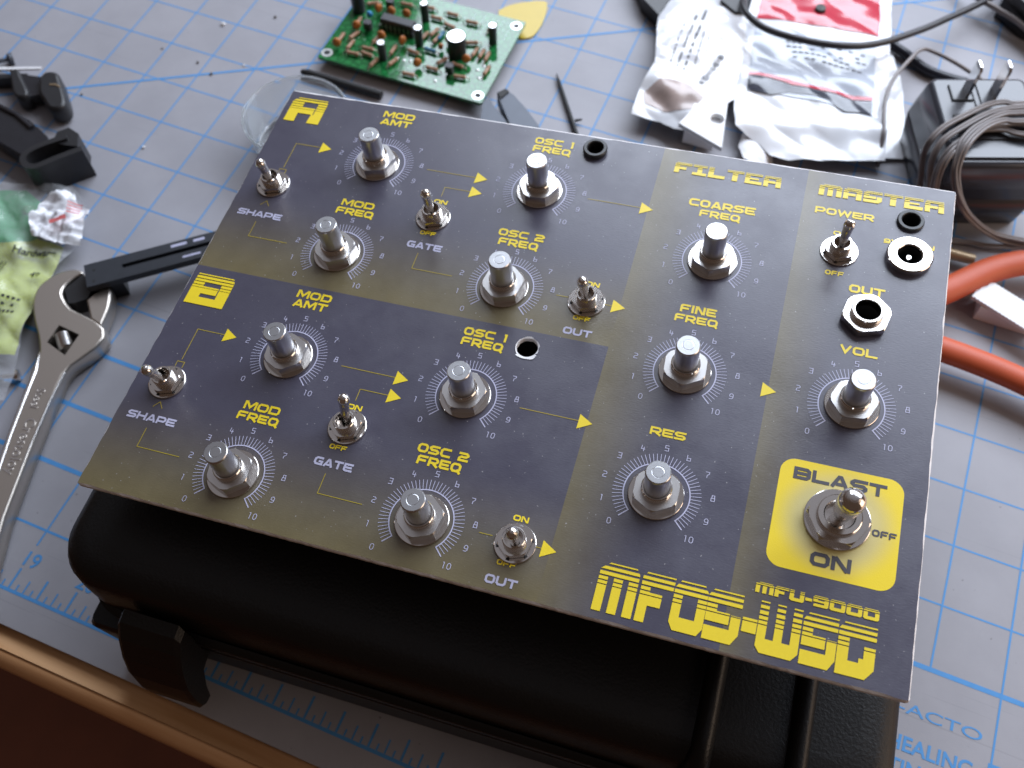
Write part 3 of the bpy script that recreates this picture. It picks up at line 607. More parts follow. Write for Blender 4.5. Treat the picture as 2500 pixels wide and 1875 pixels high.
# ---- toggles
def toggle(x_, y_, tip, rot, big=False):
    t = Vector((tip[0] - x_, tip[1] - y_, tip[2]))
    if not big:
        bu = MB().lathe(thread(3.25, 0, 4.7, .5) + [(3.05, 4.9), (2.5, 4.9), (2.4, 4.6), (2.3, 0.8), (0.01, 0.6)], 36).build('toggle_switch', 'nickel', panel)
        nu = MB(); hexnut(nu, 4.95, 1.8, 0.75, 0.35, 3.2, .4); nu.build('nut', 'nickel', bu)
        wm = MB(); wm.lathe([(5.85, 0.02), (5.85, 0.45), (5.7, 0.55), (3.1, 0.55)], 44); wm.build('washer', 'nickel', bu)
        tabs = MB()
        for k in range(6):
            a = math.radians(60 * k + 22); tabs.box(-.55, .55, 4.75, 5.3, 0.56, 0.62) if False else None
            ca, sa = math.cos(a), math.sin(a)
            tabs.quad(*[(4.95 * ca + du * ca - dv * sa, 4.95 * sa + du * sa + dv * ca, 0.575) for du, dv in ((-.3, -.5), (.3, -.5), (.3, .5), (-.3, .5))])
        tabs.build('washer_slots', 'hole_dark', bu)
        base = Vector((0, 0, 1.2)); d = t - base; L_ = d.length; q = d.to_track_quat('Z', 'Y').to_matrix().to_4x4()
        pr_ = [(1.2, 0), (1.25, L_ * .3), (1.55, L_ * .82), (1.72, L_ - 1.1), (1.68, L_ - .5), (1.45, L_ + .15), (1.05, L_ + .65), (.5, L_ + .96), (.01, L_ + 1.05)]
    else:
        bu = MB().lathe(thread(5.9, 0, 3.9, .6) + [(5.6, 4.1), (4.2, 4.1), (3.9, 3.7), (3.7, 0.9), (0.01, 0.6)], 48).build('toggle_switch', 'nickel', panel)
        nu = MB(); hexnut(nu, 8.5, 2.3, 0.7, 0, 5.85, .7); nu.build('nut', 'nickel', bu)
        MB().lathe([(8.8, 0.1), (8.8, 0.6), (8.6, 0.7), (6, 0.7)], 48).build('washer', 'nickel', bu)
        base = Vector((0, 0, 0.8)); d = t - base; L_ = d.length; q = d.to_track_quat('Z', 'Y').to_matrix().to_4x4()
        pr_ = [(2.1, 0), (2.2, 2), (2.35, 5), (3.0, L_ * .62), (3.3, L_ * .64), (3.38, L_ - 4)] + [(3.4 * math.cos(k_), L_ - 3.4 + 3.4 * math.sin(k_)) for k_ in [math.radians(10 * j) for j in range(1, 9)]] + [(.01, L_)]
    lv = MB().lathe(pr_, 28); lv.xf(Matrix.Translation(base) @ q); lv.build('lever', 'nickel', bu)
    MB().box(-4, 4, -6, 6, -19 if x_ < 20 else -13, -PT - .1).build('switch_body', 'black_plastic', bu) if not big else MB().box(-7, 7, -12, 12, -16, -PT - .1).build('switch_body', 'black_plastic', bu)
    place(bu, x_, y_); 
    return bu
TG = [(11.7, 120.4, (13.6, 116.4, 15.8)), (72.0, 118.4, (73.0, 115.3, 16.2)), (130.4, 96.8, (130.4, 93.1, 16.0)), (11.4, 38.0, (13.3, 33.7, 15.7)), (72.6, 37.0, (74.8, 38.7, 16.0)), (131.2, 14.7, (132.6, 11.9, 16.4)), (202.8, 133.2, (202.9, 131.0, 16.5))]
for x_, y_, tip in TG: toggle(x_, y_, tip, 0)
toggle(213.2, 43.0, (213.0, 38.8, 24.5), 0, True)
# ---- jacks and bezels
jk = MB().lathe(thread(4.75, 0, 4.2, .55) + [(4.55, 4.5), (3.75, 4.5), (3.6, 4.2), (3.55, -9)], 44).build('audio_jack', 'nickel', panel)
j2 = MB(); hexnut(j2, 7.6, 2.3, 0.45, math.radians(18), 4.7, .6); j2.build('nut', 'nickel', jk)
MB().lathe([(3.54, -8.9), (0.01, -8.9)], 24).build('jack_inside', 'hole_dark', jk); place(jk, 213.2, 110.0)
MB().lathe([(3.56, -8.9), (3.56, 1.5)], 24).build('jack_sleeve', 'hole_dark', jk)
MB().box(-10, 10, -12, 12, -35, -9.2).build('jack_body', 'black_plastic', jk)
dc = MB(); kn = []
for zz in (0.05, 2.0): kn.append([((6.85 + (0.12 if i % 2 else 0)) * math.cos(2 * math.pi * i / 96), (6.85 + (0.12 if i % 2 else 0)) * math.sin(2 * math.pi * i / 96), zz) for i in range(96)])
dc.rings(kn, 0, False, False, smooth=False); dc.lathe([(6.9, 2.0), (6.55, 2.35), (3.9, 2.35), (3.55, 2.0), (3.45, -7)], 48); dc = dc.build('power_socket', 'nickel', panel)
MB().lathe([(3.44, 1.2), (3.3, -7), (0.01, -7)], 30).build('socket_inside', 'hole_dark', dc)
MB().lathe([(0.95, -7), (0.95, 0.3), (0.75, 0.6), (0.45, 0.6), (0.4, -0.5), (0.01, -0.6)], 20).build('centre_pin', 'nickel', dc); place(dc, 223.5, 135.2)
for hx, hy, h_ in ((117.9, 158.8, 1.9), (222.8, 149.8, 1.2)):
    lb = MB().lathe([(4.15, 0.02), (4.2, h_ - .4), (3.9, h_), (3.0, h_), (2.75, h_ - .3), (2.7, -7)], 40).build('led_bezel', 'led_black', panel)
    MB().lathe([(2.68, -6.9), (0.01, -6.9)], 24).build('bezel_inside', 'hole_dark', lb); MB().lathe([(2.69, -6.9), (2.69, h_ - .8)], 24).build('bezel_sleeve', 'hole_dark', lb); place(lb, hx, hy)

# ------------------------------------------------------------------ circuit board
PA = math.radians(0.8)
pcb = tag(empty('circuit_board', (157.4, 14.1, 4.4), PA), 'green circuit board crowded with capacitors and resistors', 'circuit board')
ca, sa = math.cos(PA), math.sin(PA)
def pl(x_, y_): dx_, dy_ = x_ - 157.4, y_ - 14.1; return dx_ * ca + dy_ * sa, -dx_ * sa + dy_ * ca
BW, BH, BT = 91.3, 63.0, 1.7
MB().prism(rrect(0, BW, 0, BH, 0.6, 2), 0, BT).build('board', 'pcb', pcb)
for hx, hy in ((3.2, 4.6), (87.8, 4.4), (87.6, 58.4), (3.4, 58.4)):
    hb = MB().lathe([(3.0, BT + .03), (3.0, BT + .10), (1.7, BT + .10)], 28).build('mounting_hole', 'pad', pcb); MB().lathe([(1.7, BT + .07), (0.01, BT + .07)], 20).build('hole_inside', 'hole_dark', hb); place(hb, hx, hy)
for lx, ly in ((6, 12), (84, 12), (45, 30), (80, 52), (10, 52)): MB().lathe([(0.01, -4.35), (.6, -4.35), (.6, 0)], 8, cx=lx, cy=ly).build('solder_leg', 'pin', pcb)
def can(x_, y_, r_, h_):
    u, v_ = pl(x_, y_); o = MB().lathe([(r_, BT + .4), (r_, BT + h_ - .5), (r_ - .35, BT + h_)], 28).build('capacitor', 'can_black', pcb)
    MB().lathe([(r_ - .3, BT + h_ + .0), (0.01, BT + h_ + .0)], 28).build('capacitor_top', 'can_top', o); place(o, u, v_); return o
can(161.8, 53.4, 3.5, 13); can(189.7, 25.2, 2.15, 11); can(202.5, 42.0, 2.2, 11); can(197.7, 60.0, 2.1, 11); can(237.5, 57.6, 2.2, 11.2); can(223.8, 42.6, 4.8, 12)
u0, v0 = pl(178.5, 45.2); u1, v1 = pl(197.3, 51.2)
ic = MB().rings([[(p[0], p[1], z_) for p in ((u0 + i_, v0 + i_), (u1 - i_, v0 + i_), (u1 - i_, v1 - i_), (u0 + i_, v1 - i_))] for z_, i_ in ((4.8, .5), (6.2, 0), (8.2, .5))], smooth=False).build('dip_chip', 'ic', pcb)
MB().box(u0 - .5, u1 + .5, v0 - .7, v1 + .7, BT, 4.6).build('chip_socket', 'ic', ic)
for k in range(7):
    for vv in (v0 - .75, v1 + .55): MB().box(u0 + 1 + k * 2.54, u0 + 1.6 + k * 2.54, vv, vv + .2, BT + .1, 6.2).build('chip_pin', 'pin', ic)
def resistor(x_, y_, ang, m_='resistor'):
    u, v_ = pl(x_, y_); pr_ = [(.01, -3.2), (.9, -3.1), (1.15, -2.4), (.95, -1.6), (.95, 1.6), (1.15, 2.4), (.9, 3.1), (.01, 3.2)]
    mb_ = MB().lathe(pr_, 12); mb_.xf(Matrix.Rotation(math.radians(90), 4, 'Y')); o = mb_.build('resistor', m_, pcb)
    MB().tube([(-5, 0, -1.4), (-4.6, 0, 0), (-3, 0, 0)], .3, 6).tube([(5, 0, -1.4), (4.6, 0, 0), (3, 0, 0)], .3, 6).build('lead', 'pin', o)
    place(o, u, v_, BT + 1.5); o.rotation_euler = (0, 0, math.radians(ang)); return o
for x_, y_, a in ((179.8, 28, 4), (181, 24.1, -6), (202.7, 34.5, -8), (192.3, 31.7, 88), (180.7, 35.9, 80), (168.6, 34.2, 70), (203.2, 62.2, 0), (212.1, 59.3, -12), (216.5, 27.1, 0), (227.7, 34.1, -4), (232.2, 45.9, 86), (235.9, 46.1, 88), (239.3, 45.3, 92), (206.6, 51.7, 75), (209.8, 47.6, 80), (170, 27, 85), (166, 44, 90), (184, 66, 4), (196, 68, 4), (210, 68, 0), (163, 30, 88), (174, 22, 5), (187, 20, 80), (196, 24, 70), (219, 34, 60), (228, 52, 20), (218, 53, 70), (203, 47, 80), (167, 60, 30), (222, 66, 4), (233, 66, 80), (243, 36, 88), (232, 27, 10), (207, 19, 4)): resistor(x_, y_, a)
for x_, y_, a in ((210.2, 38.9, -4), (210.9, 50.7, 85)): resistor(x_, y_, a, 'res_blue')
def disc(x_, y_, m_, r_=2.3, ang=20):
    u, v_ = pl(x_, y_); mb_ = MB().rings([[(r_ * k * math.cos(2 * math.pi * i / 16), yy_, 1.0 + r_ * 1.15 + r_ * 1.15 * k * math.sin(2 * math.pi * i / 16)) for i in range(16)] for yy_, k in ((-1.1, .5), (-.7, .9), (0, 1), (.7, .9), (1.1, .5))])
    o = mb_.build('ceramic_capacitor', m_, pcb); place(o, u, v_, BT); o.rotation_euler = (0, 0, math.radians(ang)); return o
for x_, y_, a in ((167.8, 39.5, 30), (183.2, 37.4, 10), (172.8, 55.5, 60), (188.3, 57.2, 10), (209, 26, 40), (195, 38, 70), (164, 24, 20), (217, 48, 50), (180, 56, 10), (231, 38, 30)): disc(x_, y_, 'orange_cap', ang=a)
disc(214.9, 42.0, 'orange_cap', 1.6, 80); disc(170, 50, 'blue_cap', 1.7)
for x_, y_ in ((173.5, 41.2), (177.1, 60.6), (226, 28)):
    u, v_ = pl(x_, y_); o = MB().prism([(2.3 * math.cos(math.radians(a)), 2.3 * math.sin(math.radians(a))) for a in range(-40, 221, 20)], BT + 1.5, BT + 6).build('transistor', 'ic', pcb); place(o, u, v_)
sk = MB()
for k in range(9):                                       # rows of printed pads at the right of the board
    for j in range(5):
        xx, yy_ = 64 + k * 2.6, 46 + j * 2.9
        if random.random() < .75 and not (xx > 84 and yy_ > 54): sk.quad((xx, yy_, BT + .06), (xx + .5, yy_, BT + .06), (xx + .5, yy_ + 1.9, BT + .06), (xx, yy_ + 1.9, BT + .06))
for k in range(34):
    xx, yy_ = random.uniform(4, 86), random.uniform(3, 60); w_ = random.uniform(.5, 2.2); h_ = random.choice((.35, .8))
    sk.quad((xx, yy_, BT + .06), (xx + w_, yy_, BT + .06), (xx + w_, yy_ + h_, BT + .06), (xx, yy_ + h_, BT + .06))
sk.build('silkscreen', 'silk', pcb)
for x_, y_ in ((196.1, 28.6), (200, 28.4), (203.5, 29), (207, 28.2), (240, 40), (238, 36), (241, 31), (221, 21)):
    u, v_ = pl(x_, y_); place(MB().lathe([(1.0, BT + .05), (.7, BT + .35), (.01, BT + .5)], 14).build('solder_joint', 'pad', pcb), u, v_)

# ------------------------------------------------------------------ small things on the mat, far side
pk = [(228.6, 87.8), (233.1, 94.0), (241.5, 100.1), (248.0, 103.0), (250.9, 102.0), (253.1, 94.0), (254.1, 85.8), (253.1, 76.2), (249.5, 72.4), (246.9, 71.8), (241, 74), (234, 79), (229.5, 84)]
pks = [(p.x, p.y) for p in spline([(a, b_, 0) for a, b_ in pk + pk[:1]], 5)[:-1]]
o = MB().prism([(a - 242, b_ - 87) for a, b_ in pks], 0.1, 1.0).build('guitar_pick', 'pick', None, (242, 87, 0)); tag(o, 'yellow guitar pick half under the circuit board', 'guitar pick')
dish = MB().lathe([(.01, .3), (21.5, .3), (22.6, 1.2), (24.6, 19.0), (25.4, 20.0), (25.4, 20.8), (24.4, 20.8), (23.8, 19.4), (21.7, 2.2), (20.8, 1.6), (.01, 1.6)], 64).build('clear_dish', 'clear', None, (175.5, -37.5, 0)); MB().lathe([(22.3, 1.8), (24.3, 19.3), (24.6, 20.5)], 64).build('frosted_wall', 'dish', dish); MB().tube([(25.0 * math.cos(2 * math.pi * k / 64), 25.0 * math.sin(2 * math.pi * k / 64), 20.9) for k in range(65)], .45, 6).build('rim', 'dish', dish); MB().tube([(21.6 * math.cos(2 * math.pi * k / 64), 21.6 * math.sin(2 * math.pi * k / 64), 1.9) for k in range(65)], .5, 6).build('base_ring', 'dish', dish)
tag(dish, 'clear round plastic dish behind the top left corner of the panel', 'dish')
o = MB().tube([(-24, 0, 2.1), (-20, 0, 2.3), (18, 0, 2.3), (22, 0, 2.3)], [1.2, 2.1, 2.1, 2.0], 12).build('dark_rod', 'grey_dark', None, (176, 5.2, 0)); o.data.materials[0] = M['hole_dark']; tag(o, 'short dark metal rod lying behind the clear dish', 'rod')
fc = tag(empty('flush_cutter', (262, 8, 0)), 'dark grey cutter tips poking out from behind the panel', 'cutter')
MB().prism([(a - 262, b_ - 8) for a, b_ in ((251.2, 12.6), (251.8, 18.1), (256.2, 13.1), (263.3, 7.9), (267.2, 4.5), (276, -14), (262, -16), (254.6, 1.0))], 4, 10).build('blade', 'grey_dark', fc)
MB().prism([(a - 262, b_ - 8) for a, b_ in ((255.4, 20.3), (258.2, 24.5), (263.2, 22.7), (272.6, 16.3), (282.8, 7.8), (288, -14), (277, -14), (268.9, 4.0), (259.3, 15.7))], 3, 10.5).build('blade', 'grey_dark', fc)
MB().prism([(a - 262, b_ - 8) for a, b_ in ((255.4, 20.3), (258.2, 24.5), (260.6, 23.4), (258.6, 17.6))], 10.4, 11.2).build('blade_tip', 'hole_dark', fc)
MB().lathe([(.01, 12), (6, 12), (6, 0), (.01, 0)][::-1], 20, cx=11, cy=-26).build('pivot', 'grey_dark', fc)
nd = tag(empty('needle_tool', (286, 36, 0)), 'thin dark needle with a small barb on the mat', 'needle')
MB().tube([(-11.3, 17.6, 1.2), (-8, 12.5, 1.6), (10, -14, 1.6), (17, -24, 1.6)], [.25, .9, 1.15, 1.15], 8).build('needle_shaft', 'hole_dark', nd)
MB().tube([(9, -10, 1.6), (12.2, -8.4, 2.2)], [.8, .5], 6).build('barb', 'hole_dark', nd)

# wrinkled plastic sheets
def wr(x_, y_, seed, amp, sc=0.06):
    return amp * (noise.noise((x_ * sc, y_ * sc, seed)) + 0.5 * noise.noise((x_ * sc * 2.3, y_ * sc * 2.3, seed + 5)) + abs(noise.noise((x_ * sc * .7 + y_ * sc * 1.3, y_ * sc * .4, seed + 9))))
def sheet(corners, nx, ny, hf, off=0.0, edge=None):
    # corners: four xy points anticlockwise; hf(x,y) gives height
    mb_ = MB(); A, B_, C_, D_ = [Vector(c_) for c_ in corners]; vs = []
    for j in range(ny + 1):
        for i in range(nx + 1):
            s, t = i / nx, j / ny; p = (A * (1 - s) + B_ * s) * (1 - t) + (D_ * (1 - s) + C_ * s) * t
            if edge: p = p + Vector(edge(s, t))
            vs.append((p.x, p.y, hf(p.x, p.y) + off))
    mb_.add(vs, [[j * (nx + 1) + i, j * (nx + 1) + i + 1, (j + 1) * (nx + 1) + i + 1, (j + 1) * (nx + 1) + i] for j in range(ny) for i in range(nx)], 0, True)
    return mb_
def poly_sheet(pts, hf, off=0.0, step=2.0):          # filled outline following the height function
    bm_ = bmesh.new(); vs = [bm_.verts.new((p[0], p[1], 0)) for p in pts]; f_ = bm_.faces.new(vs)
    bmesh.ops.triangulate(bm_, faces=bm_.faces)
    for _ in range(7):
        es = [e_ for e_ in bm_.edges if e_.calc_length() > step]
        if not es: break
        bmesh.ops.subdivide_edges(bm_, edges=es, cuts=1, use_grid_fill=True); bmesh.ops.triangulate(bm_, faces=bm_.faces)
    mb_ = MB(); bm_.verts.index_update(); bm_.normal_update()
    mb_.add([(v_.co.x, v_.co.y, hf(v_.co.x, v_.co.y) + off) for v_ in bm_.verts], [[q.index for q in (f.verts if f.normal.z >= 0 else reversed(f.verts))] for f in bm_.faces], 0, True); bm_.free(); return mb_
def pillow(cx, cy, rx, ry, h): return lambda x_, y_: h * max(0.0, 1 - ((x_ - cx) / rx) ** 2) ** .5 * max(0.0, 1 - ((y_ - cy) / ry) ** 2) ** .5
def shift(mb_, ox, oy): mb_.v = [(a - ox, b_ - oy, c_) for a, b_, c_ in mb_.v]; return mb_
def bag(name, label, outline, hf, mat, loc): 
    root = tag(empty(name, (*loc, 0)), label, 'plastic bag'); shift(poly_sheet(outline, hf, 0, 1.8), *loc).build('bag_film', mat, root); return root
pf = pillow(338, 80, 30, 55, 9)
h1 = lambda x_, y_: 1.2 + pf(x_, y_) + max(0, 2.0 + wr(x_, y_, 1.3, 2.4, .055))
bl1 = [(305.5, 140), (307.9, 123.9), (313.9, 97.4), (321.3, 70.7), (319.5, 53.4), (321.2, 33.6), (335.6, 35.8), (343.3, 33.4), (352, 34.5), (365.5, 62), (360.5, 100.9), (354.0, 124.0), (350, 138)]
b1 = bag('parts_bag', 'small crinkled white bag with dark print, nearest the circuit board', bl1, h1, 'bag_white', (338, 80))
pb = MB()
for k, (x0_, y0_, x1_, y1_, w_) in enumerate(((329, 72, 327, 104, .9), (333, 70, 331, 112, 1.3), (337, 68, 334.5, 118, 1.4), (341, 74, 338.5, 100, 1.0), (344, 84, 342, 96, .8), (347.5, 62, 352, 86, 3.2))):
    n_ = 30
    for j in range(n_):
        if random.random() < .30: continue
        a = Vector((x0_ + (x1_ - x0_) * j / n_, y0_ + (y1_ - y0_) * j / n_)); c_ = Vector((x0_ + (x1_ - x0_) * (j + .7) / n_, y0_ + (y1_ - y0_) * (j + .7) / n_)); nn = Vector((1, 0)) * w_ * random.uniform(.3, .6)
        pb.add([(q.x - 338, q.y - 80, h1(q.x, q.y) + .35) for q in (a - nn, a + nn, c_ + nn, c_ - nn)], [[0, 1, 2, 3]])
pb.build('bag_print', 'ink_grey', b1)
shift(poly_sheet([(322, 50), (328, 58), (340, 60), (352, 55), (349, 45), (336, 41), (325, 43)], h1, .25), 338, 80).build('brown_part_inside', 'tan', b1)
M['tan_soft'] = P('tan_soft', (0.42, 0.33, 0.30), 0.3, var=0.3, vscale=120, coat=.4); bpy.data.objects['brown_part_inside'].data.materials[0] = M['tan_soft']
# tag with a hole
tg = tag(empty('holed_tag', (358, 37, 0)), 'bright white plastic tag with a round hole on the bags', 'tag')
bm = bmesh.new(); qd = [(354.5, 53.0), (363.8, 50.4), (369.5, 19.0), (346.4, 26.6)]; hole = circ(3.3, 24, 362.4, 35.9); mbt = MB(); tl_ = []
for z_ in (0, 1):
    es = []; 
    for lp in (qd, hole):
        vs = [bm.verts.new((p[0] - 358, p[1] - 37, z_ * 2.6)) for p in lp]; tl_.append(vs); es += [bm.edges.new((vs[i], vs[(i + 1) % len(vs)])) for i in range(len(vs))]
    bmesh.ops.triangle_fill(bm, use_beauty=True, edges=es)
for a, c_ in ((tl_[0], tl_[2]), (tl_[1], tl_[3])):
    for i in range(len(a)): bm.faces.new((a[i], a[(i + 1) % len(a)], c_[(i + 1) % len(a)], c_[i]))
bmesh.ops.recalc_face_normals(bm, faces=bm.faces); bm.verts.index_update()
mbt.add([tuple(v_.co) for v_ in bm.verts], [[v_.index for v_ in f.verts] for f in bm.faces]); bm.free(); mbt.build('tag_plate', 'white_plastic', tg).location.z = 0.0165
MB().box(-9, 6, -6, 8, 3, 16).build('tag_foot', 'bag_white', tg)
# big bag with printed insert
pf2 = pillow(402, 95, 44, 70, 8)
h2 = lambda x_, y_: 2.0 + pf2(x_, y_) * .5 + max(0, 1.6 + wr(x_, y_, 4.1, 1.9, .042)) + 3.0 * math.exp(-((y_ - (58 + .36 * (x_ - 400))) / 7) ** 2)
b2 = bag('printed_bag', 'large glossy white bag with red header and printed insert', [(353, 165), (354.7, 125.7), (362.2, 75.7), (370.8, 45.0), (383.8, 41.0), (391.2, 36.0), (400.5, 35.8), (421, 44), (443.3, 53.0), (434.6, 99.5), (424.4, 167.8), (420, 190)], h2, 'bag_white', (400, 95))
def on_bag(name, pts, m_, off): return shift(poly_sheet(pts, h2, off, 1.6), 400, 95).build(name, m_, b2)
on_bag('red_header', [(357, 152), (358.8, 140.3), (360.3, 128.1), (422.9, 134.7), (418.9, 162.9), (416, 185)], 'bag_red', .35)
on_bag('printed_insert', [(361.4, 120.4), (369.4, 72.6), (431.7, 78.6), (423.1, 127.6)], 'bag_grey', .35)
wv = [(367.2, 84.9), (378.5, 85.7), (389.8, 83.8), (403.9, 87.0), (412.3, 87.3), (420.3, 87.4), (429.3, 90.3)]
on_bag('red_stripe', wv + [(a, b_ - 2.3) for a, b_ in wv[::-1]], 'bag_red', .75)
on_bag('dark_band', [(367.6, 81.8), (378.5, 82.6), (389.8, 80.7), (403.9, 83.9), (412, 84), (420, 84.2), (429.7, 87), (430.9, 78.5), (417.5, 75), (409.2, 78.6), (399.6, 78.5), (389.4, 76.8), (381.9, 72.6), (369.6, 72.3)], 'bag_black', .6)
ip = MB()
for k, yy_ in enumerate((116, 113, 110, 106.5, 103)):
    for j in range(14):
        if random.random() < .4: continue
        xx = 378 + j * 3 + k; ip.add([(q[0] - 400, q[1] - 95, h2(*q) + .7) for q in ((xx, yy_ + .1 * j), (xx + 2.3, yy_ + .1 * j + .2), (xx + 2.3, yy_ + .9 + .1 * j), (xx, yy_ + .8 + .1 * j))], [[0, 1, 2, 3]])
ip.build('insert_print', 'ink_grey', b2)
MB().lathe([(.01, 3.0), (2.6, 2.4), (3.0, 0)][::-1], 16, cx=390 - 400, cy=143 - 95).build('dark_rivet', 'ink_dark', b2).location.z = h2(390, 143) * MM
h3 = lambda x_, y_: .6 + max(0, .8 + wr(x_, y_, 8.1, 1.3, .07))
bag('under_bag', 'plain white bag edge showing right of the printed bag', [(424, 138), (431, 136), (440.8, 113.2), (447, 90), (451.8, 61.9), (441.2, 57.6), (420, 60)], h3, 'bag_white', (440, 95))
h4 = lambda x_, y_: .6 + 5.5 * max(0, 1 - ((x_ - 383) / 9) ** 2) ** .5 + wr(x_, y_, 2.2, .8, .1)
o = shift(poly_sheet([(375, 47), (383, 50), (392, 44), (394, 35), (388, 28), (380, 29), (375.5, 37)], h4, 0, 1.4), 384, 38).build('curled_scrap', 'white_paper', None, (384, 38, 0)); tag(o, 'curled white scrap of film tucked under the printed bag', 'scrap')
# ------------------------------------------------------------------ cables
def cable(name, pts, r_, m_, label, k=8, squash=1):
    p0 = Vector(pts[0]); base = (p0.x, p0.y, 0); o = MB().tube([(q.x - p0.x, q.y - p0.y, q.z) for q in spline(pts, k)], r_, 12, squash=squash).build(name, m_, None, base); return tag(o, label, 'cable')
cable('black_cable', [(352, 150, 4), (350.8, 136, 10), (351.6, 122.7, 16), (356.4, 112.9, 18), (367.9, 106.1, 18), (387.4, 104.3, 18.5), (407.3, 108.4, 18), (423.6, 119.4, 16), (440.9, 138.8, 14), (453.5, 156.5, 12), (466, 175, 10), (490, 215, 4)], 1.75, 'cable', 'black cable sweeping over the printed bag')
cable('thick_cable', [(420, 143, 3.6), (429.7, 137.2, 3.6), (440.3, 131.7, 3.2), (449.8, 125.8, 3), (460.6, 123.5, 3), (474, 123.8, 3), (500, 130, 3)], 2.6, 'cable_navy', 'thick dark blue cable passing behind the power adapter')
cable('thin_lead', [(441, 52, 2.0), (439.6, 62, 6), (438.4, 68.5, 9), (435.2, 85.6, 10), (435.7, 103.1, 10), (440.8, 120.9, 10), (445.5, 130.9, 10), (453.1, 131.9, 9), (463.5, 129.6, 8), (475.1, 126.4, 6), (484, 124, 4), (505, 122, 2)], 1.05, 'cord', 'thin grey brown lead looping beside the printed bag')
cable('grey_cable', [(455, 195, 6), (465, 184.0, 8), (477.4, 176.8, 9), (491.1, 168.8, 9), (515, 150, 6)], 1.5, 'cord', 'greyish cable crossing the top right corner')
o = MB().prism([(a - 492, b_ - 186) for a, b_ in ((477.8, 182.6), (492.7, 170.8), (520, 165), (520, 210), (480, 210))], 0, 18).build('black_device', 'black_gloss', None, (492, 186, 0)); tag(o, 'black object cut off by the top right corner', 'device')
o = MB().prism([(a - 346, b_ - 130) for a, b_ in ((339.5, 127.6), (349, 121.5), (354.6, 122.7), (352, 140), (345, 150), (338, 140))], 5, 11).build('black_plug', 'black_plastic', None, (346, 130, 0)); tag(o, 'black plug body between the two bags', 'plug')
o = MB().prism([(a - 334, b_ - 135) for a, b_ in ((322, 131), (335.4, 124.9), (341.5, 128.2), (352, 150), (330, 158))], .2, 4.5).build('cyan_packet', 'cyan', None, (334, 135, 0)); tag(o, 'bright cyan packet at the top edge behind the white bag', 'packet')
o = MB().prism([(a - 300, b_ - 125) for a, b_ in ((291, 130), (300, 116), (312, 106.5), (314, 128), (300, 150))], 0, 9).build('dark_block', 'black_plastic', None, (300, 125, 0)); tag(o, 'dark block behind the crinkled bag at the top edge', 'block')
# ------------------------------------------------------------------ power adapter
AA = math.radians(21.6)
ad = tag(empty('power_adapter', (466.5, 26.5, 0), AA), 'black wall adapter lying prongs up with its cord coiled over it', 'power adapter')
MB().rings(rbox_rings(-2.5, 46.5, -3, 55, 5, [(0, 3.5), (1.5, 2.2), (19.4, 0), (19.6, .6), (20.4, .6), (20.6, 0), (38, 2.3), (39.5, 3), (40.2, 4.5)], 5)).build('adapter_body', 'adapter', ad)
MB().box(3, 41, 3.0, 8, 40.1, 41.4).build('raised_ridge', 'adapter', ad); MB().box(6, 39, 14, 29, 40.1, 41.0).build('label_plate', 'black_gloss', ad)
MB().box(7.5, 8.1, 38, 47, 40.1, 40.9).build('recess_edge', 'hole_dark', ad); MB().box(7.5, 17, 37.4, 38.1, 40.1, 40.9).build('recess_edge', 'hole_dark', ad)
for uu in (17.5, 20.2): MB().box(uu, uu + 1.1, 34, 50, 40.1, 40.9).build('rib', 'adapter', ad)
for uu in (14.4, 27.2):
    pg = MB(); pg.prism([(uu - .75, 39.2), (uu + .75, 39.2), (uu + .75, 45.4), (uu - .75, 45.4)], 40, 55.5, top=None); pg.prism([(uu - .75, 39.2), (uu + .75, 39.2), (uu + .75, 45.4), (uu - .75, 45.4)], 55.5, 57.3, top=[(uu - .45, 40.2), (uu + .45, 40.2), (uu + .45, 44.4), (uu - .45, 44.4)], bottom=False); pg.build('prong', 'nickel', ad)
Wm = Matrix.Translation((466.5, 26.5, 0)) @ Matrix.Rotation(AA, 4, 'Z'); Wi = Wm.inverted()
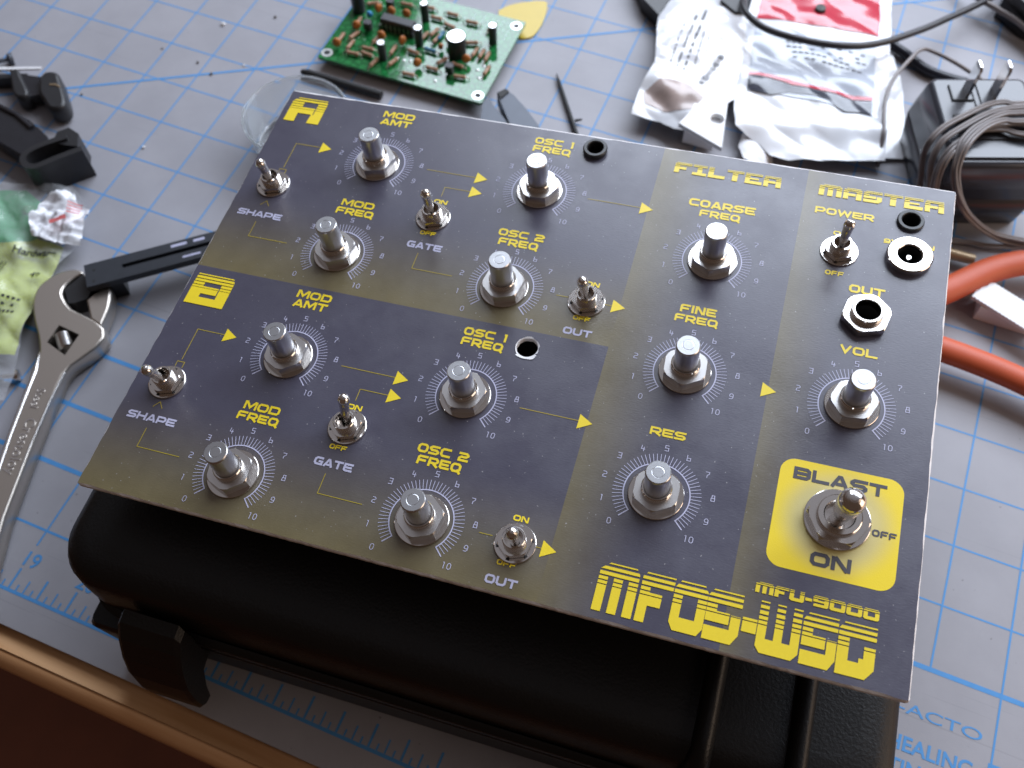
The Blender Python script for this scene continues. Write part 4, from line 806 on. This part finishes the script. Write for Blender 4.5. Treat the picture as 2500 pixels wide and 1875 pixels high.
WIRES = [[(520, 88, 44), (488.2, 70.7, 43), (480.9, 68.9, 43), (474.3, 64.4, 43), (466.2, 54.6, 43), (458.6, 44.8, 42), (455.1, 37.7, 39), (455.1, 35.2, 32), (458.4, 29.3, 22), (461.1, 25.7, 12), (466, 20, 3)],
         [(520, 84, 44), (488.1, 67.8, 43.5), (481.2, 63.9, 43.5), (474.0, 57.4, 43.5), (465.4, 45.4, 43.5), (459.8, 37.2, 42), (458.3, 31.9, 38), (459.4, 28.0, 32), (462.5, 24.7, 24), (465.2, 21.6, 14), (470, 16, 3)],
         [(520, 78, 46), (488.3, 62.8, 45), (481.4, 59.3, 45), (475.2, 52.6, 45), (469.8, 44.4, 45), (466.8, 35.6, 44), (467.2, 28.1, 41), (468.7, 24.0, 36), (472.9, 20.6, 30), (479.9, 19.4, 22), (487.8, 21.8, 14), (495.9, 24.5, 8), (504.2, 27.0, 4), (518, 30, 2.5)],
         [(520, 70, 47), (488.7, 56.2, 46), (481.7, 54.1, 46), (476.3, 49.1, 46), (471.7, 41.4, 46), (468.8, 33.0, 45), (468.5, 27.6, 41), (469.8, 24.0, 37), (474.0, 20.1, 31), (480.5, 19.9, 23), (488.2, 22.6, 15), (496.3, 25.3, 9), (504.2, 27.6, 6.4), (518, 31, 4.6)],
         [(520, 66, 44), (490.2, 58.6, 43), (483.2, 55.6, 43), (476.6, 51.7, 43), (471.7, 46.6, 43), (467.2, 39.2, 43), (463, 32, 41), (462, 26, 34), (464, 22, 24), (468, 18, 10), (472, 14, 2.5)],
         [(520, 58, 44), (491.1, 52.2, 43), (483.7, 52.1, 43), (476.9, 49.7, 43), (472.7, 46.6, 43), (468.9, 40.5, 43), (464, 30, 42), (462.8, 24, 36), (466, 19, 22), (470, 14, 6), (473, 11, 2)],
         [(520, 32, 2), (512.6, 28.6, 2), (498.2, 23.4, 2), (488.1, 22.0, 2), (478, 18, 2), (472, 10, 2)]]
for wi, pts in enumerate(WIRES):
    q = [Wi @ Vector(p) for p in pts]; sp_ = spline([tuple(v_) for v_ in q], 6); mb_ = MB()
    for off in (-.68, .68):
        pp = []
        for i, p in enumerate(sp_):
            t = (sp_[min(i + 1, len(sp_) - 1)] - sp_[max(i - 1, 0)]).normalized(); sd = t.cross(Vector((0, 0, 1)))
            sd = sd.normalized() if sd.length > .1 else Vector((1, 0, 0)); pp.append(p + sd * off)
        mb_.tube(pp, .78, 8)
    mb_.build('cord', 'cord', ad)
o = MB().tube([(-10, 0, 5), (-4, 0.2, 5), (3, .6, 5), (5.2, .8, 5)], [2.6, 2.6, 2.4, 2.4], 14).build('barrel_plug', 'tan', None, (487, 9.5, 0)); tag(o, 'tan barrel plug lying beside the red pliers', 'plug')
# ------------------------------------------------------------------ red pliers
pr_root = tag(empty('pliers', (500, -20, 0)), 'pliers with two red rubber handles right of the panel', 'pliers')
def grip(pts, rr): MB().tube([(q.x - 500, q.y + 20, q.z) for q in spline(pts, 7)], rr, 16, squash=.8).build('handle', 'grip_red', pr_root)
grip([(452, -42, 10), (468, -30, 10), (480.8, -17.5, 10.5), (488, -9.4, 10.5), (497, .8, 10.5), (506.5, 8.6, 10.5), (516, 13.4, 10.5), (545, 22, 10)], 6.0)
grip([(452, -46, 9), (470, -45.5, 9.5), (485.8, -46.4, 10), (496.1, -46.9, 10), (508.0, -48.0, 10), (521, -50, 10), (550, -56, 10)], 5.8)
MB().prism([(-62, -30), (-44, -32), (-40, -18), (-62, -10), (-86, -18), (-90, -24), (-86, -28)], 4, 14).build('jaw', 'grey_dark', pr_root)
# ribbed white strip beneath the handle
ws = MB(); N_ = 46
for i in range(N_):
    t0, t1 = i / N_, (i + 1) / N_; a = Vector((493.2, -14.7)); c_ = Vector((530, -28.6)); p, q = a.lerp(c_, t0), a.lerp(c_, t1); zz = 10.4 + (.3 if i % 2 else 0)
    ws.prism([(p.x - 512, p.y + 10), (q.x - 512, q.y + 10), (q.x + 4 - 512, q.y + 12 + 10), (p.x + 4 - 512, p.y + 12 + 10)], 8.6, zz)
ws.box(-14, 10, -8, 2, .2, 8.6)
tag(ws.build('ribbed_strip', 'white_plastic', None, (512, -10, 0)), 'bright white ribbed strip under the upper red handle', 'strip')
# ------------------------------------------------------------------ adjustable wrench
wr_root = tag(empty('adjustable_wrench', (140, -190, 0)), 'chrome adjustable wrench lying at the left edge', 'wrench')
def W_(pts): return [(a - 140, b_ + 190) for a, b_ in pts]
def bev_prism(pts, z0, z1, bev, name, m_, parent, sm=False):
    cx = sum(p[0] for p in pts) / len(pts); cy = sum(p[1] for p in pts) / len(pts)
    def ins(d):
        n_ = len(pts); out = []
        for i in range(n_):
            p, a, c_ = Vector(pts[i]), Vector(pts[i - 1]), Vector(pts[(i + 1) % n_]); d0 = (p - a).normalized(); d1 = (c_ - p).normalized(); nn = Vector((-d0.y, d0.x)) + Vector((-d1.y, d1.x)); nn.normalize()
            out.append((p + nn * d)[:2])
        return out
    n_ = len(pts); ar = sum(pts[i][0] * pts[(i + 1) % n_][1] - pts[(i + 1) % n_][0] * pts[i][1] for i in range(n_)); pts = pts if ar > 0 else pts[::-1]
    return MB().rings([[(p[0], p[1], z_) for p in ins(d)] for z_, d in ((z0, bev), (z0 + bev, 0), (z1 - bev, 0), (z1 - bev * .3, bev * .35), (z1, bev))], smooth=sm).build(name, m_, parent)
def hole_prism(outline, hole, z0, z1, bev, name, m_, parent):
    n_ = len(outline); ar = sum(outline[i][0] * outline[(i + 1) % n_][1] - outline[(i + 1) % n_][0] * outline[i][1] for i in range(n_)); outline = outline if ar > 0 else outline[::-1]
    def ins(d):
        out = []
        for i in range(n_):
            p, a, c_ = Vector(outline[i]), Vector(outline[i - 1]), Vector(outline[(i + 1) % n_]); d0 = (p - a).normalized(); d1 = (c_ - p).normalized(); nn = Vector((-d0.y, d0.x)) + Vector((-d1.y, d1.x))
            nn = nn.normalized() if nn.length > .05 else Vector((-d0.y, d0.x)); out.append((p + nn * d)[:2])
        return out
    mb_ = MB(); lv = [(z0, bev), (z0 + bev, 0), (z1 - bev, 0), (z1 - bev * .35, bev * .3), (z1, bev)]
    mb_.rings([[(p[0], p[1], z_) for p in ins(d)] for z_, d in lv], 0, True, False, True)
    bm_ = bmesh.new(); es = []
    for lp in (ins(bev), hole):
        vs = [bm_.verts.new((p[0], p[1], z1)) for p in lp]; es += [bm_.edges.new((vs[i], vs[(i + 1) % len(vs)])) for i in range(len(vs))]
    bmesh.ops.triangle_fill(bm_, use_beauty=True, edges=es); bm_.normal_update(); bm_.verts.index_update()
    mb_.add([tuple(v_.co) for v_ in bm_.verts], [[q.index for q in (f.verts if f.normal.z > 0 else reversed(f.verts))] for f in bm_.faces]); bm_.free()
    h_ = len(hole); mb_.add([(p[0], p[1], z1) for p in hole] + [(p[0], p[1], z0 + 1) for p in hole], [[i, (i + 1) % h_, h_ + (i + 1) % h_, h_ + i] for i in range(h_)]); 
    mb_.add([(p[0], p[1], z0 + 1.2) for p in hole], [list(range(h_))], 1)
    return mb_.build(name, [m_, 'hole_dark'], parent)
jaw = [(p.x, p.y) for p in spline([(a, b_, 0) for a, b_ in ((129.2, -164.7), (124.2, -161.0), (122.9, -157.0), (124.2, -152.0), (126.2, -147.8), (122.0, -147.6), (117.9, -150.2), (114.8, -154.0), (112.8, -158.6), (112.4, -163.0), (114.2, -168.4), (117.5, -173.1), (121.7, -177.8), (126.6, -182.4), (130.4, -186.6), (133.6, -192.0), (139.0, -208.6), (144.3, -226.7), (147.7, -236.7))], 3)]
body = jaw + [(155.2, -260.0), (161.2, -277.2), (170, -300), (184, -300), (174.5, -280), (165.0, -256.6), (157.0, -229.4), (151.4, -208.5), (148.6, -195.0), (149.0, -190.0), (151.5, -184.5), (153.8, -178.5), (154.2, -173.0), (151.5, -169.2), (146.0, -167.4), (138.0, -166.6), (132.5, -166.2)]
hole_prism(W_(body), W_([(132.7, -175.2), (133.0, -184.4), (143.9, -187.0), (143.5, -176.0)]), 0.6, 9.2, .9, 'wrench_body', 'wrench_flat', wr_root)
MB().tube([(a, b_, 8.4) for a, b_ in W_([(132.6, -189), (136.6, -198), (140.4, -211), (145.2, -227), (149.4, -239), (164, -282)])], [.5, 1.3, 1.3, 1.3, 1.3, 1.3], 10).build('handle_rim', 'chrome', wr_root)
MB().tube([(a, b_, 8.5) for a, b_ in W_([(148.2, -194), (150.4, -207), (155.9, -229.5), (163.9, -257), (173.5, -281)])], .75, 10).build('handle_rim', 'chrome', wr_root)
bev_prism(W_([(p.x, p.y) for p in spline([(a, b_, 0) for a, b_ in ((136.2, -159.9), (139.4, -150.4), (141.6, -150.0), (144.4, -153.5), (147.5, -159.7), (149.6, -168.6))], 4)] + [(143.5, -167.6)]), 1.0, 9.4, .9, 'moving_jaw', 'wrench_flat', wr_root)
wn = MB(); wn.lathe([(3.6 if k % 2 else 2.7, -4.6 + k * .62) for k in range(15)], 18); wn.xf(Matrix.Translation((138.3 - 140, -180.6 + 190, 6.2)) @ Matrix.Rotation(math.radians(-42), 4, 'Z') @ Matrix.Rotation(math.radians(90), 4, 'Y')); wn.build('worm_screw', 'nut', wr_root)
text_mesh('stamped_lettering', 'Crestoloy', 6.2, 'chrome', wr_root, (147.0 - 140, -217.6 + 190, 9.2), rz=math.radians(-75), extrude=.25, bold=.05)
text_mesh('stamped_lettering', 'Steel', 4.8, 'chrome', wr_root, (142.8 - 140, -204.4 + 190, 9.2), rz=math.radians(-76), extrude=.25, bold=.05)
# ------------------------------------------------------------------ black caliper bar
cb = tag(empty('caliper', (150, -133, 0)), 'black slotted caliper bar resting between wrench and panel', 'caliper')
d = Vector((171.1 - 128.0, -109.5 + 146.9)).normalized(); nrm = Vector((d.y, -d.x)); A0 = Vector((128.0, -146.9))
def cp(s, t): q = A0 + d * s + nrm * t; return (q.x - 150, q.y + 133)
wdt = 12.4
for s0, s1, t0, t1 in ((0, 16, 0, wdt), (16, 110, 0, 4.9), (16, 110, 7.0, wdt)):
    MB().prism([cp(s0, t0), cp(s1, t0), cp(s1, t1), cp(s0, t1)], 10.4, 14).build('bar', 'caliper', cb)
MB().prism([cp(16, 4.9), cp(110, 4.9), cp(110, 7.0), cp(16, 7.0)], 10.4, 11.6).build('slot_floor', 'hole_dark', cb)
MB().prism([cp(0.5, 3), cp(14, 3), cp(14, 11), cp(1, 11)], 0.1, 10.4).build('jaw_block', 'black_plastic', cb)
MB().prism([(a - 150, b_ + 133) for a, b_ in ((123.4, -158.4), (126.4, -148.6), (134.2, -151.5), (135.6, -158.8), (131.8, -162.8), (129.2, -164.0))], .3, 8.6).build('jaw_tip', 'black_plastic', cb)
mk = MB()
for s0, s1, t0, t1 in ((38, 45, 1.6, 3.0), (48, 53, 1.6, 3.0), (42, 50, 9.2, 10.2)): mk.add([(*cp(s0, t0), 14.06), (*cp(s0, t1), 14.06), (*cp(s1, t1), 14.06), (*cp(s1, t0), 14.06)], [[0, 1, 2, 3]])
mk.build('bar_print', 'lavender', cb)
for s0, t0 in ((4, 4.2), (3.2, 10)): MB().lathe([(.7, 14.05), (.01, 14.05)], 12, cx=cp(s0, t0)[0], cy=cp(s0, t0)[1]).build('rivet', 'hole_dark', cb)
# ------------------------------------------------------------------ hardware bag at the left edge
hb_ = tag(empty('hardware_bag', (95, -150, 0)), 'clear bag with green and lime label card at the left edge', 'plastic bag')
h5 = lambda x_, y_: 2.2 + max(0, 1.8 + wr(x_, y_, 6.6, 2.6, .07))
def hbp(name, pts, m_, off, st=1.8): return shift(poly_sheet(pts, h5, off, st), 95, -150).build(name, m_, hb_)
hbp('green_card', [(30, -128), (58.8, -119.9), (69.6, -115.3), (81.9, -119.2), (90, -128), (92, -139), (80.4, -146.0), (60, -150), (34, -145)], 'card_green', 0)
hbp('lime_card', [(52, -152), (78.6, -145.7), (82.4, -144.7), (91.8, -137.8), (106.0, -137.4), (108.7, -143.8), (110.1, -149.1), (112.7, -168.1), (116.4, -179.9), (121.7, -193.8), (112, -197), (90, -192), (70, -170)], 'card_lime', .5)
hbp('green_dot', circ(3.0, 14, 79.3, -125.0), 'dot_green', .6)
hbp('bag_film', [(28, -126), (57.2, -117.5), (68.4, -112.8), (90.7, -107.0), (103.1, -112.6), (108.4, -122.6), (112.0, -133.8), (110.8, -146.6), (113.7, -156.6), (114.5, -168.3), (117.8, -179.2), (124.2, -194.2), (130.5, -213.3), (118, -222), (80, -205), (50, -170)], 'film', 2.4)
cr = MB(); V0 = [(85.2, -121.5), (90.8, -111.3), (97.3, -112.0), (102.4, -117.0), (108.3, -116.8), (111.6, -125.2), (114.9, -135.1), (104.9, -138.8), (91.6, -138.9), (86, -132)]
hc = lambda x_, y_: h5(x_, y_) + 3.5 + 5.5 * abs(noise.noise((x_ * .16, y_ * .16, 2.2))) + 3.2 * abs(noise.noise((x_ * .35, y_ * .35, 7.2)))
ms = poly_sheet(V0, hc, 0, 2.4); shift(ms, 95, -150).build('crumpled_liner', 'foam_white', hb_)
for k in range(4): hbp('pink_stripe', [(101.5 + k * .9, -119.5 - k * 1.7), (108.5 + k * .7, -118.6 - k * 1.7), (108.6 + k * .7, -119.3 - k * 1.7), (101.6 + k * .9, -120.3 - k * 1.7)], 'pink', 10.5, 3)
hbp('pink_stripe', [(98, -131), (104, -126), (106, -128), (100, -133)], 'pink', 9.2, 3)
lt = MB()
def on5(pts, off): lt.add([(a - 95, b_ + 150, h5(a, b_) + off) for a, b_ in pts], [list(range(len(pts)))])
WL = lambda s, t: (83 + s * .94 + t * -.16, -152.0 + s * .20 + t * .95)
for k in range(9):                                   # bar code
    s0 = 1 + k * 1.15; w_ = (.35, .6, .3, .7, .4, .3, .65, .35, .5)[k]; on5([WL(s0 - 6, -11), WL(s0 + w_ - 6, -11), WL(s0 + w_ - 6, -3), WL(s0 - 6, -3)], 2.7)
for row, (s0, t0, txt) in enumerate(((7, -24, 7), (8, -27.5, 6), (10, -31, 6))):
    for k in range(txt):
        if random.random() < .85: on5([WL(s0 + k * 2.2, t0), WL(s0 + k * 2.2 + 1.4, t0), WL(s0 + k * 2.2 + 1.4, t0 + 1.4), WL(s0 + k * 2.2, t0 + 1.4)], 2.7)
lt.build('label_print', 'ink_dark', hb_)
tx = text_mesh('label_lettering', 'Hardware', 5.0, 'ink_dark', hb_, (88.0 - 95, -149.5 + 150, 7.6), rz=math.radians(14), bold=.16)
tx2 = text_mesh('label_lettering', '48', 4.2, 'ink_dark', hb_, (103.5 - 95, -158 + 150, 7.4), rz=math.radians(14), bold=.1)
for o_ in (tx, tx2):
    for v_ in o_.data.vertices:
        w0 = o_.matrix_local @ v_.co if False else (Matrix.Translation(o_.location) @ Matrix.Rotation(math.radians(14), 4, 'Z')) @ v_.co
        v_.co.z = h5(w0.x / MM + 95, w0.y / MM - 150) * MM + .0028 - o_.location.z
for sx_, sy_, a in ((122, -203, 30), (118, -209, 80)):
    sc = MB().lathe([(.01, -6), (1.0, -5.5), (1.1, 4), (2.6, 4.3), (2.4, 5.6), (.01, 6)], 14); sc.xf(Matrix.Rotation(math.radians(a), 4, 'Z') @ Matrix.Rotation(math.radians(90), 4, 'Y')); o_ = sc.build('screw_inside', 'nickel', hb_); place(o_, sx_ - 95, sy_ + 150, 2.6)
# ------------------------------------------------------------------ black clip and knob at the upper left
ck = tag(empty('black_clip', (74, -98, 0)), 'black U-shaped plastic clip with an arm running off left', 'clip')
up = [(90.7, -91.6), (83.0, -101.0), (77.2, -108.8), (72.2, -109.8), (68.4, -106.8), (68.6, -101.5), (73.0, -95.0), (79.5, -88.0)]
sp_ = [Vector((p.x, p.y)) for p in spline([(a, b_, 0) for a, b_ in up], 4)]; L_, Rr = [], []
for i, p in enumerate(sp_):
    t = (sp_[min(i + 1, len(sp_) - 1)] - sp_[max(i - 1, 0)]).normalized(); nn = Vector((-t.y, t.x)); L_.append(p + nn * 1.5); Rr.append(p - nn * 1.5)
cw = MB(); n_ = len(sp_)
rg = [[(a.x - 74, a.y + 98, z_) for a in (L_[i], Rr[i])] for i in range(n_) for z_ in (0.1,)]
for i in range(n_ - 1):
    cw.prism([(q.x - 74, q.y + 98) for q in (Rr[i], Rr[i + 1], L_[i + 1], L_[i])], 0.2, 17.5)
cw.build('clip_wall', 'black_plastic', ck)
MB().prism([(a - 74, b_ + 98) for a, b_ in ((74.5, -93.0), (72.5, -86.5), (76.0, -82.0), (82.5, -83.5), (87.0, -90.6), (81.0, -92.0))], .2, 16.2).build('clip_tongue', 'black_plastic', ck)
MB().prism([(a - 74, b_ + 98) for a, b_ in ((28, -78), (52, -82.5), (66, -88), (72, -94), (66, -103), (46, -99.1), (30, -95))], 2, 12).build('clip_arm', 'black_gloss', ck)
MB().tube([(a - 74, b_ + 98, 12.2) for a, b_ in ((26, -79.5), (44, -82), (56, -86.5))], 1.5, 8).build('arm_ridge', 'black_gloss', ck)
kb = tag(empty('black_clamp', (46, -61, 0)), 'black rounded clamp with a side flap near the left edge', 'clamp')
kp = [(p.x - 46, p.y + 61) for p in spline([(a, b_, 0) for a, b_ in ((37.4, -55.4), (38.2, -50.9), (43.8, -49.3), (49.4, -54.0), (59.6, -64.3), (59.7, -69.6), (54.9, -71.6), (48.9, -68.1), (43.1, -64.1), (37.4, -55.4))], 4)[:-1]]
bev_prism(kp, .3, 11.5, 1.6, 'clamp_body', 'black_plastic', kb, True)
fp = [(p.x - 46, p.y + 61) for p in spline([(a, b_, 0) for a, b_ in ((19.2, -56.1), (22.7, -54.1), (28.7, -58.5), (38.0, -66.0), (35.7, -70.2), (30.2, -68.4), (19.2, -56.1))], 3)[:-1]]
bev_prism(fp, .3, 10.5, 1.2, 'flap', 'black_plastic', kb, True)
MB().prism([(a - 46, b_ + 61) for a, b_ in ((24, -55), (38, -52), (46, -60), (38, -66))], 2, 8).build('neck', 'black_gloss', kb)
MB().tube([(46 - 46, -58.2 + 61, 11.5), (49 - 46, -57.2 + 61, 11.6), (51.5 - 46, -57.6 + 61, 11.4)], .5, 6).build('painted_glint', 'tan', kb)  # tan sliver added to stand in for an orange glint on the clamp
o = MB().prism([(a - 15, b_ + 52) for a, b_ in ((-10, -66), (31.0, -48.2), (31.2, -46.6), (-10, -63.6))], 7.2, 8.2).build('white_strip', 'white_paper', None, (15, -52, 0)); tag(o, 'narrow pale strip lying behind the rounded black clamp', 'strip')
MB().box(-20, 10, -8, -5, .1, 7.2).xf(Matrix.Rotation(math.radians(23), 4, 'Z')).build('strip_support', 'black_plastic', o)
sr = MB().lathe([(.01, 0), (3.0, .2), (3.2, 2.0), (2.2, 3.0), (1.1, 3.2), (1.0, 12.5), (.01, 13.0)], 16); sr.xf(Matrix.Translation((0, 0, 2.6)) @ Matrix.Rotation(math.radians(50), 4, 'Z') @ Matrix.Rotation(math.radians(-78), 4, 'Y'))
tag(sr.build('screw', 'grey_dark', None, (8, -43, 0)), 'small dark screw near the top left corner', 'screw')
# ------------------------------------------------------------------ crumbs
for i, (x_, y_, r_, m_, lb) in enumerate(((94.8, 22.6, 1.3, 'crumb_white', 'largest pale crumb, nearest the top edge of the mat'), (103.2, -68.7, .9, 'crumb_white', 'tiny white crumb left of the clear dish'), (97.0, -7.6, .8, 'crumb_dark', 'tiny dark crumb just above the long diagonal line'),
        (108.0, -12.3, .9, 'crumb_dark', 'tiny brown crumb on the long diagonal line'), (120.6, -0.4, .7, 'crumb_white', 'tiny pale crumb above the diagonal line by the dish'), (53.8, -49.8, .7, 'crumb_dark', 'tiny dark crumb right of the rounded black clamp'), (74, -5.5, .6, 'crumb_dark', 'tiny dark speck left of the other crumbs'),
        (118.0, 38, .9, 'crumb_dark', 'dark flake just left of the circuit board'))):
    rgs = [[(r_ * k * math.cos(2 * math.pi * j / 7) * random.uniform(.7, 1.2), r_ * k * math.sin(2 * math.pi * j / 7) * random.uniform(.7, 1.2), z_ * r_) for j in range(7)] for z_, k in ((.05, .7), (.5, 1), (1.1, .6))]
    tag(MB().rings(rgs, smooth=False).build('crumb', m_, None, (x_, y_, 0)), lb, 'crumb', 'crumbs scattered on the mat')
